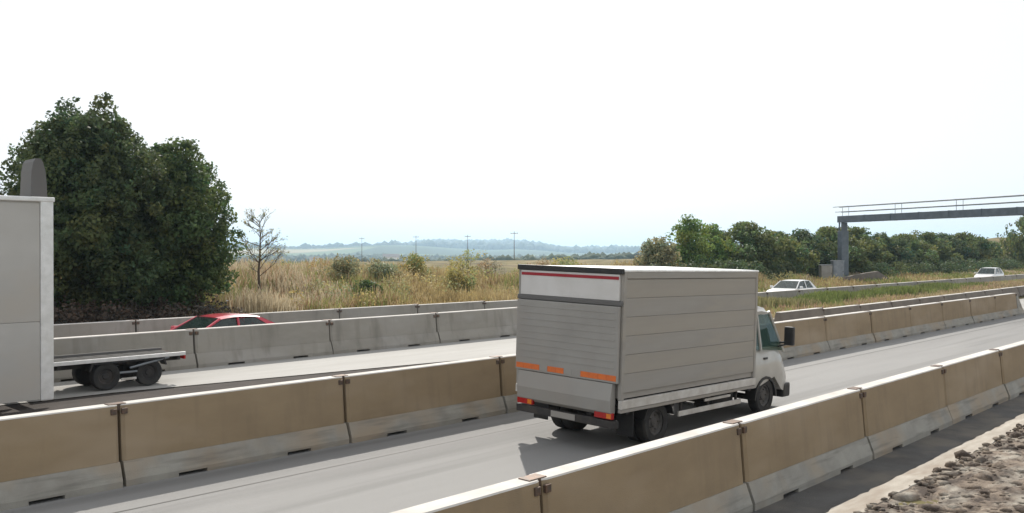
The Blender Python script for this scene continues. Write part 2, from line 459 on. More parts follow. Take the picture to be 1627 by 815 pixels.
# rubble and clods in the near right corner
def noise2(x, y, seed):
    r2 = np.random.default_rng(seed); out = np.zeros_like(x)
    for k in range(28):
        f = 1.2 * 1.16 ** k; a = r2.uniform(0, 2 * math.pi); ph = r2.uniform(0, 6.28)
        out += np.sin((x * math.cos(a) + y * math.sin(a)) * f + ph) / (f ** 0.75)
    return out
ux = np.concatenate([np.arange(0, 14, 0.045), np.arange(14, 40, 0.4)]); vy = np.concatenate([np.arange(-8, 0.5, .4), np.arange(0.5, 4.4, 0.04)])
U2, V2 = np.meshgrid(ux, vy, indexing='ij')
e = np.clip((4.42 - V2) / 0.5, 0, 1)
z2 = 0.02 + e * (0.045 + 0.036 * noise2(U2, V2, 5)) + rng.normal(0, 0.004, U2.shape) * e
z2 = np.where(V2 > 4.36, -0.03, z2)
i = (np.arange(len(ux) - 1)[:, None] * len(vy) + np.arange(len(vy) - 1)[None, :]).ravel(); nvy = len(vy)
so = np_mesh("bare_soil", np.stack([U2, V2, z2], -1).reshape(-1, 3), np.stack([i, i + nvy, i + nvy + 1, i + 1], 1), M['soil'])
so['kind'] = 'structure'
# loose stones / clods (one mass)
ico = bmesh.new(); bmesh.ops.create_icosphere(ico, subdivisions=1, radius=1)
icov = np.array([v.co[:] for v in ico.verts]); icof = np.array([[v.index for v in f.verts] for f in ico.faces]); ico.free()
def lumps(name, centers, radii, m, seed, flat=0.7, rough=0.25, parent=None, tint=None):
    r3 = np.random.default_rng(seed); n = len(centers)
    V_ = icov[None] * (1 + r3.uniform(-rough, rough, (n, len(icov), 1)))
    sc3 = np.stack([r3.uniform(.7, 1.3, n), r3.uniform(.6, 1.1, n), r3.uniform(.4, 1, n) * flat], 1)
    V_ = V_ * sc3[:, None, :] * radii[:, None, None]
    a = r3.uniform(0, 6.28, n); ca, sa = np.cos(a)[:, None], np.sin(a)[:, None]
    x = V_[..., 0] * ca - V_[..., 1] * sa; y = V_[..., 0] * sa + V_[..., 1] * ca
    V_ = np.stack([x, y, V_[..., 2]], -1) + centers[:, None, :]
    F = icof[None] + (np.arange(n) * len(icov))[:, None, None]
    tt = None if tint is None else np.repeat(tint, len(icov), 0)
    return np_mesh(name, V_.reshape(-1, 3), F.reshape(-1, 3), m, parent, tt)
n = 4600
cx = rng.uniform(1.5, 22, n); cy = 4.46 - rng.gamma(1.6, 0.95, n); cy = np.clip(cy, 0.2, 4.36)
rad = rng.gamma(1.1, 0.024, n) + 0.009; rad = np.clip(rad, 0, 0.19)
cz = 0.055 + 0.036 * (noise2(cx, cy, 5)) * np.clip((4.42 - cy) / .5, 0, 1)
tl = lumps("rubble", np.stack([cx, cy, cz], 1), rad, M['soil'], 4)
tag(tl, "brown stones and clods scattered over the bare soil beside the road", "rubble", kind="stuff")

# ------------------------------------------------------------------ barriers
SEG = 3.8
def barrier_proto(name, m_top, m_foot, h, length=SEG, dark_gap=True, rows=True):
    root = empty(name)
    L = length - 0.05
    x0, x1 = 0.025, 0.025 + L
    z1, z2 = 0.09, 0.34
    top = MB()
    hw2, hw3 = 0.185, 0.115
    # upper stem, slightly chamfered along the top edges
    prof = [(-hw2, z2), (-hw3, h - 0.016), (hw3, h - 0.016), (hw2, z2)]
    ends = [x0, x0 + .05, x1 - .05, x1]
    def sh(p, k): return [(q[0] * k, q[1]) for q in p]
    rings = []
    for xx, k in zip(ends, (0.82, 1, 1, 0.82)):
        rings.append([(xx, a, b) for a, b in sh(prof, k)])
    top.loft(rings)
    top.build("stem", m_top, root)
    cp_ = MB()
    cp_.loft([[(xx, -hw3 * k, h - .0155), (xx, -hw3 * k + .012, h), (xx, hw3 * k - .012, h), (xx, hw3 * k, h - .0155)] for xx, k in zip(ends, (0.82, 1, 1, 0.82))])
    cp_.build("cap", M['cap'], root)  # top strip built apart; its sunlit brightness is put into the colour
    ft = MB()
    # foot with drainage / forklift slots open under it
    full = [(-0.29, 0.0), (-0.29, z1), (-0.195, z2 - 0.002), (0.195, z2 - 0.002), (0.29, z1), (0.29, 0.0)]
    cut = [(-0.29, 0.055), (-0.29, z1), (-0.195, z2 - 0.002), (0.195, z2 - 0.002), (0.29, z1), (0.29, 0.055)]
    sl = [0.26, 0.74]
    xs = [x0]
    for s_ in sl: xs += [x0 + L * s_ - 0.22, x0 + L * s_ + 0.22]
    xs.append(x1)
    for k in range(len(xs) - 1):
        pr = cut if k % 2 else full
        ft.prism(pr, xs[k] + (0.0008 if k % 2 else 0), xs[k + 1] - (0.0008 if k % 2 else 0), 'x')
    ft.build("foot", m_foot, root)
    cp = MB()
    # steel coupling at the right-hand end: hook plate with bolts
    cp.box(x1 - 0.11, x1 + 0.14, -0.075, 0.075, h - 0.085, h + 0.012, 0.01)
    cp.box(x1 - 0.10, x1 - 0.02, -hw3 - 0.028, -hw3 + 0.01, h - 0.13, h - 0.05, 0.008)
    cp.box(x1 + 0.05, x1 + 0.13, -hw3 - 0.028, -hw3 + 0.01, h - 0.13, h - 0.05, 0.008)
    cp.tube((x1 + 0.02, 0, 0.30), (x1 + 0.02, 0, h - .09), 0.02, n=6)
    cp.build("coupling", M['darksteel'], root)
    return root

ORD = ["first", "second", "third", "fourth", "fifth", "sixth", "seventh", "eighth", "ninth", "tenth", "eleventh", "twelfth", "thirteenth",
       "fourteenth", "fifteenth", "sixteenth", "seventeenth", "eighteenth", "nineteenth", "twentieth", "twenty-first", "twenty-second",
       "twenty-third", "twenty-fourth", "twenty-fifth", "twenty-sixth", "twenty-seventh", "twenty-eighth", "twenty-ninth", "thirtieth",
       "thirty-first", "thirty-second", "thirty-third", "thirty-fourth", "thirty-fifth"]
def row(proto, starts, path, label, group, z_of=None, seg=SEG):
    """starts: positions along x; path(u)-> y"""
    for k, u0 in enumerate(starts):
        o = proto if k == 0 else copy_tree(proto)
        y0, y1 = float(path(u0)), float(path(u0 + seg))
        za, zb = (0, 0) if z_of is None else (float(z_of(u0, y0)), float(z_of(u0 + seg, y1)))
        j = random.uniform(-0.012, 0.012)
        o.location = (u0, y0 + j, min(za, zb) + 0.004 + (0 if z_of is None else 0.02))
        o.rotation_euler = (0, 0, math.atan2(y1 - y0, seg) + random.uniform(-.0025, .0025))
        tag(o, label % ORD[k], "barrier", group)
random.seed(11)
pA = barrier_proto("concrete_barrier", M['tan'], M['tanfoot'], 1.08)
row(pA, [6.26 + SEG * k for k in range(-1, 16)], lambda u: 5.66,
    "tan concrete barrier in the nearest row beside the rubble, %s from the left",
    "concrete barrier blocks in the nearest row")
pB = barrier_proto("concrete_barrier", M['tan'], M['tanfoot'], 1.12)
row(pB, [5.12 + SEG * k for k in range(-1, 12)], lambda u: 12.5,
    "tan concrete barrier in the middle row behind the light truck, %s from left",
    "concrete barrier blocks in the middle row")
pC = barrier_proto("concrete_barrier", M['cgrey'], M['cgrey'], 0.90)
row(pC, [9.87 + SEG * k for k in range(-3, 24)], c_line,
    "grey concrete barrier in the row before the red car, %s from the left",
    "grey concrete barrier blocks across the opposite lane", ground)
pD = barrier_proto("concrete_barrier", M['cgrey'], M['cgrey'], 0.95)
row(pD, [8.0 + SEG * k for k in range(-1, 8)], lambda u: 27.4,
    "grey concrete barrier in the farthest row behind the red car, %s from left",
    "grey concrete barrier blocks in the farthest row", ground)
pE = barrier_proto("low_concrete_barrier", M['cbrown'], M['cbrown'], 0.62)
row(pE, [31.0 + SEG * k for k in range(0, 18)], lambda u: 15.6 + 0.01 * (u - 31),
    "low brown grey concrete block edging the dry verge, %s from the left",
    "low dark concrete blocks by the verge", ground)
# sloped end piece closing the middle row
er = empty("barrier_end_piece", (5.12 + SEG * 12, 12.5, 0.004))
e = MB()
h = 1.12
def endring(x, hh, k=1.0):
    t_ = hh / h
    return [(x, -0.28, 0), (x, -0.28, 0.08), (x, -0.19, min(0.33, hh * .5)), (x, -0.10, hh), (x, 0.10, hh), (x, 0.19, min(0.33, hh * .5)), (x, 0.28, .08), (x, 0.28, 0)]
e.loft([endring(0.03, h), endring(0.25, h * .97), endring(1.3, 0.3)])
e.build("wedge", M['tanfoot'], er)
tag(er, "pale wedge-shaped concrete end block closing the middle barrier row at its far right end", "barrier")

# ------------------------------------------------------------------ wheels
def wheel(parent, x, y, r, w_, side, hub=M['rim'], name="wheel"):
    """axis along y; side = -1 faces the camera (towards -y)"""
    t = MB()
    n = 28
    prof = [(r * .60, -w_ / 2 * .9), (r * .93, -w_ / 2), (r, -w_ / 2 * .72), (r, w_ / 2 * .72), (r * .93, w_ / 2), (r * .60, w_ / 2 * .9)]
    rings = []
    for i in range(n):
        a = 2 * math.pi * i / n
        rings.append([(x + p[0] * math.cos(a), y + p[1], r + p[0] * math.sin(a)) for p in prof])
    rings.append(rings[0])
    t.loft(rings, cap=False)
    bmesh.ops.remove_doubles(t.bm, verts=t.bm.verts, dist=1e-4)
    ty = t.build(name, M['rubber'], parent, smooth=True)
    m = MB()
    yo = y + side * w_ * .36
    yi = y + side * w_ * .18
    def disc(rr, yy): return [(x + rr * math.cos(2 * math.pi * i / n), yy, r + rr * math.sin(2 * math.pi * i / n)) for i in range(n)]
    m.loft([disc(r * .61, y - side * w_ * .3), disc(r * .61, yo), disc(r * .54, yo), disc(r * .48, yi), disc(r * .24, yi), disc(r * .2, yo * .5 + yi * .5), disc(r * .08, yo * .6 + yi * .4)])
    m.build("rim", hub, ty, smooth=True)
    b = MB()
    for k in range(5):
        a = 2 * math.pi * k / 5
        c = (x + r * .34 * math.cos(a), r + r * .34 * math.sin(a))
        b.tube((c[0], yi - .002 * side, c[1]), (c[0], yi + side * .02, c[1]), r * .035, n=6)
    b.build("wheel_nut", M['chassis'], ty)
    return ty

# ------------------------------------------------------------------ near light box truck
# local frame: x forward, y left, origin on the road below the rear right corner of the box
TR = empty("box_truck", (11.28, 8.35, 0.012))
tag(TR, "light box truck with dusty grey box and raised tail lift driving away between the barriers", "truck")
W, L = 2.26, 4.35
zb, zt = 0.86, 2.91
lean = Matrix.Rotation(R(-0.0), 4, 'Y')
bx = MB()
bx.box(0.06, L - 0.03, 0.03, W - 0.03, zb + 0.02, zt - 0.03)
bd = bx.build("box_core", M['boxgrey'], TR)
# horizontal side planks
npl = 6
pm = MB().box(0.07, L - 0.07, 0.0, 0.028, 0, (zt - zb - 0.24) / npl - 0.005, 0.002)
pl0 = pm.build("side_panel", M['boxgrey'], TR)
pl1 = MB().box(0.07, L - 0.07, 0.0, 0.028, 0, (zt - zb - 0.24) / npl - 0.005, 0.002).build("side_panel", M['boxgrey2'], TR)
ph = (zt - zb - 0.24) / npl
for k in range(npl):
    for yy in (0.0, W - 0.028):
        o = (pl0 if (k == 0 and yy == 0.0) else (pl0 if k % 2 == 0 else pl1).copy())
        if k == 1 and yy == 0.0: o = pl1
        if o is not pl0 and o is not pl1: col.objects.link(o); o.parent = TR
        o.location = (0, yy + random.uniform(-.0015, .0015), zb + 0.12 + k * ph)
fr = MB()
for yy in (-0.012, W - 0.063):
    fr.box(0.0, 0.075, yy, yy + 0.075, zb, zt, 0.01)
    fr.box(L - 0.075, L, yy, yy + 0.075, zb, zt, 0.01)
    fr.box(0.076, L - 0.076, yy, yy + 0.06, zt - 0.115, zt - 0.01, 0.01)
split_build(fr, "corner_frame", M['boxgrey'], TR)
MB().box(-0.01, L + 0.01, -0.018, W + 0.018, zt - 0.008, zt + 0.03, 0.012).build("roof", M['alu'], TR)
MB().box(0.0, L, -0.022, 0.05, zb - 0.14, zb - 0.004, 0.008).build("side_rail", M['railw'], TR)
MB().box(0.0, L, -0.012, 0.05, zb - 0.20, zb - 0.146, 0.006).build("lower_side_rail", M['boxgrey'], TR)
MB().box(0.0, L, W - 0.05, W + 0.022, zb - 0.14, zb - 0.004, 0.008).build("side_rail", M['railw'], TR)
# rear end
MB().box(-0.05, 0.0, -0.01, W + 0.01, zt - 0.045, zt + 0.045, 0.012).build("rear_header", M['black'], TR)
MB().box(-0.03, 0.055, 0.066, W - 0.066, 2.44, zt - 0.05, 0.004).build("upper_rear_panel", M['boxlit'], TR)
MB().box(-0.036, -0.031, 0.08, W - 0.08, zt - 0.135, zt - 0.085).build("red_stripe", M['redp'], TR)
MB().box(-0.045, 0.03, 0.0, W, 2.36, 2.436, 0.01).build("cross_bar", M['bar'], TR)
tl = MB(); tl.box(-0.075, -0.02, 0.03, W - 0.03, 1.13, 2.35, 0.012)
lift = tl.build("tail_lift_plate", M['liftgrey'], TR)
rb = MB()
for k in range(9):
    zz = 1.36 + k * 0.11
    rb.box(-0.081, -0.074, 0.10, W - 0.10, zz, zz + 0.018, 0.002)
split_build(rb, "tread_rib", M['liftgrey'], lift)
# orange and grey reflective tape near the lower edge
tp = MB(); tg = MB()
n = 12; wd = (W - 0.1) / n
for k in range(n):
    (tp if k not in (4, 5, 8) else tg).box(-0.0795, -0.0752, 0.05 + k * wd, 0.05 + (k + 1) * wd - 0.004, 1.165, 1.255)
split_build(tp, "reflective_tape", M['orange'], lift); split_build(tg, "dirty_tape", M['liftgrey'], lift)
lo = MB()
lo.prism([(-0.07, 1.12), (0.02, 1.12), (0.02, 0.66), (-0.02, 0.60), (-0.10, 0.66), (-0.12, 0.85)], 0.12, W - 0.12, 'y')
lo.build("lift_housing", M['liftgrey'], TR)
MB().box(-0.06, 0.05, 0.06, W - 0.06, 0.40, 0.53, 0.02).build("rear_bumper", M['chassis'], TR)
for yy in (0.10, W - 0.46):
    l = MB().box(-0.085, -0.02, yy, yy + 0.36, 0.55, 0.655, 0.015).build("tail_light", M['taill'], TR)
    MB().box(-0.089, -0.084, yy + 0.02, yy + 0.11, 0.565, 0.64).build("indicator_lens", M['amber'], l)
npb = MB().box(-0.068, -0.062, W / 2 - .26, W / 2 + .26, 0.42, 0.52).build("number_plate", M['liftgrey'], TR)
mf = MB()
for yy in (0.05, W - .38):
    mf.box(0.42, 0.44, yy, yy + .33, 0.22, 0.68, .004)
split_build(mf, "mud_flap", M['black'], TR)
# chassis, fuel tank, side guard
ch = MB()
for yy in (0.62, W - 0.72): ch.box(0.05, 5.4, yy, yy + 0.10, 0.52, 0.70)
for xx in (0.3, 1.6, 2.6, 3.6, 4.3): ch.box(xx, xx + 0.09, 0.10, W - 0.10, 0.59, 0.67)
ch.tube((1.15, 0.2, 0.36), (1.15, W - 0.2, 0.36), 0.07, n=10)
ch.tube((4.97, 0.2, 0.36), (4.97, W - 0.2, 0.36), 0.06, n=10)
ch.box(0.9, 1.4, 0.9, 1.3, 0.26, 0.50, 0.06)
ch.box(3.5, 4.5, 0.7, 1.5, 0.35, 0.65, 0.05)
ch.box(1.9, 2.9, 1.3, 2.0, 0.32, 0.6, 0.05)
ch.build("chassis", M['chassis'], TR)
ft = MB(); ft.box(3.05, 3.85, 0.16, 0.56, 0.34, 0.68, 0.07); ft.build("fuel_tank", M['chassis'], TR)
MB().box(1.75, 3.9, 0.035, 0.065, 0.40, 0.49, 0.006).build("side_guard", M['railw'], TR)
MB().box(2.6, 3.5, 0.035, 0.065, 0.57, 0.62, 0.006).build("side_guard", M['railw'], TR)
sp = MB()
for xx in (1.85, 2.75, 3.75): sp.box(xx, xx + .05, 0.066, 0.10, 0.38, 0.74)
split_build(sp, "guard_bracket", M['chassis'], TR)
for x_ in (1.15,):
    a = MB()
    for yy in (0.03, W - 0.43):
        pr = [(x_ + 0.45 * math.cos(t_), 0.36 + 0.44 * math.sin(t_)) for t_ in np.linspace(0.25, math.pi - 0.25, 9)]
        pr2 = [(x_ + 0.43 * math.cos(t_), 0.36 + 0.42 * math.sin(t_)) for t_ in np.linspace(math.pi - 0.25, 0.25, 9)]
        a.prism(pr + pr2, yy, yy + 0.4, 'y')
    split_build(a, "mudguard", M['black'], TR)
for x_, ys in ((1.15, ((0.19, -1), (0.43, -1), (W - 0.43, 1), (W - 0.19, 1))), (4.97, ((0.20, -1), (W - 0.20, 1)))):
    for yy, sd in ys: wheel(TR, x_, yy, 0.36, 0.21, sd)
# cab: body of lofted cross sections
cy0, cy1 = 0.10, W - 0.10
cc = (cy0 + cy1) / 2
def cabring(x, zlo, zhi, hw_lo, hw_hi, r_=0.10):
    return [(x, cc - hw_lo, zlo), (x, cc - hw_lo - .02, (zlo * .6 + zhi * .4)), (x, cc - hw_hi, zhi - r_), (x, cc - hw_hi + r_ * .8, zhi),
            (x, cc + hw_hi - r_ * .8, zhi), (x, cc + hw_hi, zhi - r_), (x, cc + hw_lo + .02, (zlo * .6 + zhi * .4)), (x, cc + hw_lo, zlo)]
cb = MB()
hw = (cy1 - cy0) / 2
X0 = L + 0.06
cb.loft([cabring(X0, 0.62, 1.36, hw, hw), cabring(X0 + .25, 0.62, 1.36, hw, hw), cabring(X0 + 0.95, 0.78, 1.36, hw, hw - .01), cabring(X0 + 1.25, 0.50, 1.30, hw, hw - .04),
         cabring(X0 + 1.52, 0.42, 1.22, hw - .05, hw - .14), cabring(X0 + 1.66, 0.42, 1.05, hw - .2, hw - .3)])
cab = cb.build("cab_body", M['cabw'], TR, smooth=True)
# upper cab: roof + pillars, glass between
rf = MB()
rf.loft([cabring(X0, 2.02, 2.20, hw - .12, hw - .16, .06), cabring(X0 + .5, 2.05, 2.22, hw - .12, hw - .16, .06), cabring(X0 + .88, 2.02, 2.16, hw - .14, hw - .2, .06)])
rf.build("cab_roof", M['cabw'], TR, smooth=True)
MB().prism([(cc - hw + .02, 1.36), (cc - hw + .12, 2.06), (cc + hw - .12, 2.06), (cc + hw - .02, 1.36)], X0, X0 + .05).build("cab_back_wall", M['cabw'], TR)
pil = MB()
for s in (-1, 1):
    yb, yt = cc + s * (hw - .01), cc + s * (hw - .13)
    pil.tube((X0 + 1.42, cc + s * (hw - .06), 1.26), (X0 + .86, yt, 2.1), 0.035, n=6)
    pil.tube((X0 + .06, yb, 1.34), (X0 + .06, yt, 2.08), 0.05, n=6)
    pil.tube((X0 + .36, yb, 1.34), (X0 + .36, yt, 2.08), 0.03, n=6)
split_build(pil, "window_pillar", M['cabw'], TR)
for s in (-1, 1):
    gq = MB()
    yb, yt = cc + s * (hw - .02), cc + s * (hw - .13)
    gq.quad((X0 + .39, yb, 1.36), (X0 + 1.34, yb - s * .02, 1.29), (X0 + .86, yt, 2.05), (X0 + .39, yt, 2.05))
    gq.build("side_window", M['tglass'], TR)
    gq = MB(); gq.quad((X0 + .09, yb, 1.36), (X0 + .34, yb, 1.36), (X0 + .34, yt, 2.05), (X0 + .09, yt, 2.05)); gq.build("rear_side_window", M['tglass'], TR)
    # mirror
    mm = MB(); ym = cc + s * (hw + .20)
    mm.box(X0 + 1.10, X0 + 1.20, ym - .10, ym + .10, 1.42, 1.80, .03)
    mi = mm.build("wing_mirror", M['black'], TR)
    a = MB(); a.tube((X0 + 1.22, cc + s * (hw - .04), 1.45), (X0 + 1.15, ym, 1.50), .022, n=6); a.tube((X0 + 1.15, cc + s * (hw - .04), 1.38), (X0 + 1.15, ym, 1.46), .02, n=6)
    a.build("mirror_arm", M['black'], mi)
    MB().box(X0 + .45, X0 + .60, cc + s * (hw + .012) - .012, cc + s * (hw + .012) + .012, 1.16, 1.20, .005).build("door_handle", M['black'], TR)
    MB().box(X0 + 1.5, X0 + 1.62, cc + s * (hw - .32) - .14, cc + s * (hw - .32) + .14, .72, .9, .03).build("headlight", M['lens'], TR)
MB().quad((X0 + 1.42, cc - hw + .08, 1.27), (X0 + 1.42, cc + hw - .08, 1.27), (X0 + .88, cc + hw - .18, 2.08), (X0 + .88, cc - hw + .18, 2.08)).build("windscreen", M['tglass'], TR)
MB().box(X0 + 1.40, X0 + 1.72, cc - hw + .02, cc + hw - .02, .30, .60, .05).build("front_bumper", M['black'], TR)
a = MB()
for s in (-1, 1):
    yy0, yy1 = sorted((cc + s * (hw + .03), cc + s * (hw - .2)))
    pr = [(4.97 + 0.46 * math.cos(t_), 0.36 + 0.46 * math.sin(t_)) for t_ in np.linspace(0.05, math.pi - 0.05, 11)]
    pr2 = [(4.97 + 0.41 * math.cos(t_), 0.36 + 0.41 * math.sin(t_)) for t_ in np.linspace(math.pi - 0.05, 0.05, 11)]
    a.prism(pr + pr2, yy0, yy1, 'y')
split_build(a, "wheel_arch", M['black'], TR)
MB().box(X0 + .1, X0 + .5, cc - .7, cc + .7, .9, 1.75, .08).build("seat", M['chassis'], TR)
# the body leans a touch to the right and nose-down on its springs
for o in TR.children:
    if o.name.split('.')[0] in ("wheel",): continue
    piv = Matrix.Translation((2.4, W / 2, 0.5))
    o.matrix_basis = piv @ Matrix.Rotation(R(1.3), 4, 'X') @ Matrix.Rotation(R(1.0), 4, 'Y') @ piv.inverted() @ o.matrix_basis

# ------------------------------------------------------------------ big box truck at the left edge
zg = 0.535
BT = empty("box_lorry", (5.72, 16.6, zg))
tag(BT, "tall off-white box lorry with bright rear corner post cut off by the left edge", "truck")
LL, BH, BW = 8.2, 3.66, 2.42
BB = MB(); BB.box(-LL, -0.10, 0.02, BW - .02, 0.95, BH - .05); BB.build("box_core", M['bigbox'], BT)
npan = 3; pw = (LL - .22) / npan
p0 = MB().box(0, pw - .006, 0, .018, 0, 1.36, .003).build("wall_panel", M['bigbox'], BT)
p1 = MB().box(0, pw - .006, 0, .018, 0, BH - .10 - 1.50, .003).build("wall_panel", M['bigbox'], BT)
for k in range(npan):
    a, b = (p0, p1) if k == 0 else (p0.copy(), p1.copy())
    if k:
        for q in (a, b): col.objects.link(q); q.parent = BT
    a.location = (-0.22 - (k + 1) * pw, 0, 0.13)
    b.location = (-0.22 - (k + 1) * pw, 0, 1.498)
MB().box(-0.22, -0.0, -0.022, 0.06, 0.10, BH - .03, .03).build("rear_corner_post", M['alu'], BT)
MB().box(-0.10, -0.0, BW - .06, BW + .022, 0.93, BH - .03, .02).build("rear_corner_post", M['alu'], BT)
MB().box(-LL - .02, 0.02, -0.03, 0.07, BH - .07, BH + .015, .02).build("roof_rail", M['alu'], BT)
MB().box(-LL - .02, 0.02, BW - .07, BW + .03, BH - .09, BH + .015, .02).build("roof_rail", M['alu'], BT)
MB().box(-LL, 0.0, 0.07, BW - .07, BH - .06, BH - .005).build("roof", M['bigbox'], BT)
rl = MB()
for k in range(5): rl.box(-0.10, -0.065, .07, BW - .07, .97 + k * .52, .97 + k * .52 + .51, .004)
split_build(rl, "rear_shutter", M['bigbox'], BT)
c_ = MB()
for yy in (.7, BW - .8): c_.box(-LL - 1.0, -.1, yy, yy + .1, .62, .85)
c_.box(-.12, .02, .1, BW - .1, .42, .56, .02); c_.tube((-2, .2, .48), (-2, BW - .2, .48), .09); c_.tube((-8.6, .2, .48), (-8.6, BW - .2, .48), .08)
c_.build("chassis", M['chassis'], BT)
for x_ in (-2.0, -3.3, -9.3):
    for yy, sd in ((.20, -1), (BW - .18, 1)): wheel(BT, x_, yy, .48, .30, sd)
# grey cowl standing up at the roof edge
cw = MB()
cw.loft([[(a, .35, BH + z), (b, .35, BH + z), (b, .9, BH + z), (a, .9, BH + z)] for a, b, z in ((-.26, .02, .0), (-.25, .01, .28), (-.24, -.01, .50), (-.21, -.05, .66), (-.17, -.09, .72))])
cw.build("roof_cowl", M['bar'], BT, smooth=False)
# cab of the lorry
k = MB()
def cr(x, lo, hi, hw_): return [(x, BW / 2 - hw_, lo), (x, BW / 2 - hw_, hi - .15), (x, BW / 2 - hw_ + .15, hi), (x, BW / 2 + hw_ - .15, hi), (x, BW / 2 + hw_, hi - .15), (x, BW / 2 + hw_, lo)]
k.loft([cr(-LL - .3, .6, 2.9, 1.15), cr(-LL - 1.9, .6, 2.95, 1.15), cr(-LL - 2.2, .45, 2.3, 1.1), cr(-LL - 2.35, .45, 1.7, 1.08)])
k.build("cab_body", M['cabw'], BT, smooth=True)
for yy in (BW / 2 - 1.165, BW / 2 + 1.155):
    MB().box(-LL - 1.8, -LL - .9, yy, yy + .01, 1.75, 2.5, .002).build("side_window", M['tglass'], BT)

# ------------------------------------------------------------------ low flatbed trailer
FT = empty("flatbed_trailer", (6.35, 17.6, zg))
tag(FT, "low dark flatbed trailer with bright side rail and tandem wheels just behind the white lorry", "trailer")
d0 = MB().box(0, .28, .04, 1.10, .555, .585, .004).build("deck_board", M['ply'], FT)
for k in range(9):
    o = d0 if k == 0 else d0.copy()
    if k: col.objects.link(o); o.parent = FT
    o.location = (-.35 + k * .292, 0, 0)
for yy, mm_ in ((0.0, M['alu']), (1.105, M['bar'])): MB().box(-.37, 2.30, yy, yy + .035, .56, .635, .006).build("side_rail", mm_, FT)
fm = MB()
for yy in (.30, .80): fm.box(-.3, 2.25, yy, yy + .08, .44, .553)
for xx in (-.2, .4, 1.1, 1.7, 2.15): fm.box(xx, xx + .06, .06, 1.08, .47, .54)
for xx in (.70, 1.55): fm.tube((xx, .15, .27), (xx, 1.02, .27), .035, n=8)
fm.tube((-.35, .57, .5), (-1.1, .57, .48), .05)
fm.build("frame", M['chassis'], FT)
MB().box(.98, 1.28, .02, .05, .16, .21, .01).build("side_guard", M['railw'], FT)
MB().box(.95, 1.30, .02, .05, .30, .34, .01).build("side_guard", M['steel'], FT)
MB().tube((1.15, .02, .40), (1.95, .02, .55), .022, n=6).build("brace", M['steel'], FT)
for xx in (.70, 1.55):
    for yy, sd in ((.13, -1), (1.02, 1)): wheel(FT, xx, yy, .27, .20, sd, M['chassis'])
for yy in (.0, .90):
    MB().prism([(.36, .40), (.40, .55), (.55, .553), (1.7, .553), (1.85, .55), (1.9, .40), (1.87, .40), (1.82, .52), (.43, .52), (.39, .40)], yy, yy + .23, 'y').build("mudguard", M['black'], FT)
for yy in (.08, .88): MB().box(2.30, 2.34, yy, yy + .2, .47, .57, .01).build("tail_light", M['taill'], FT)

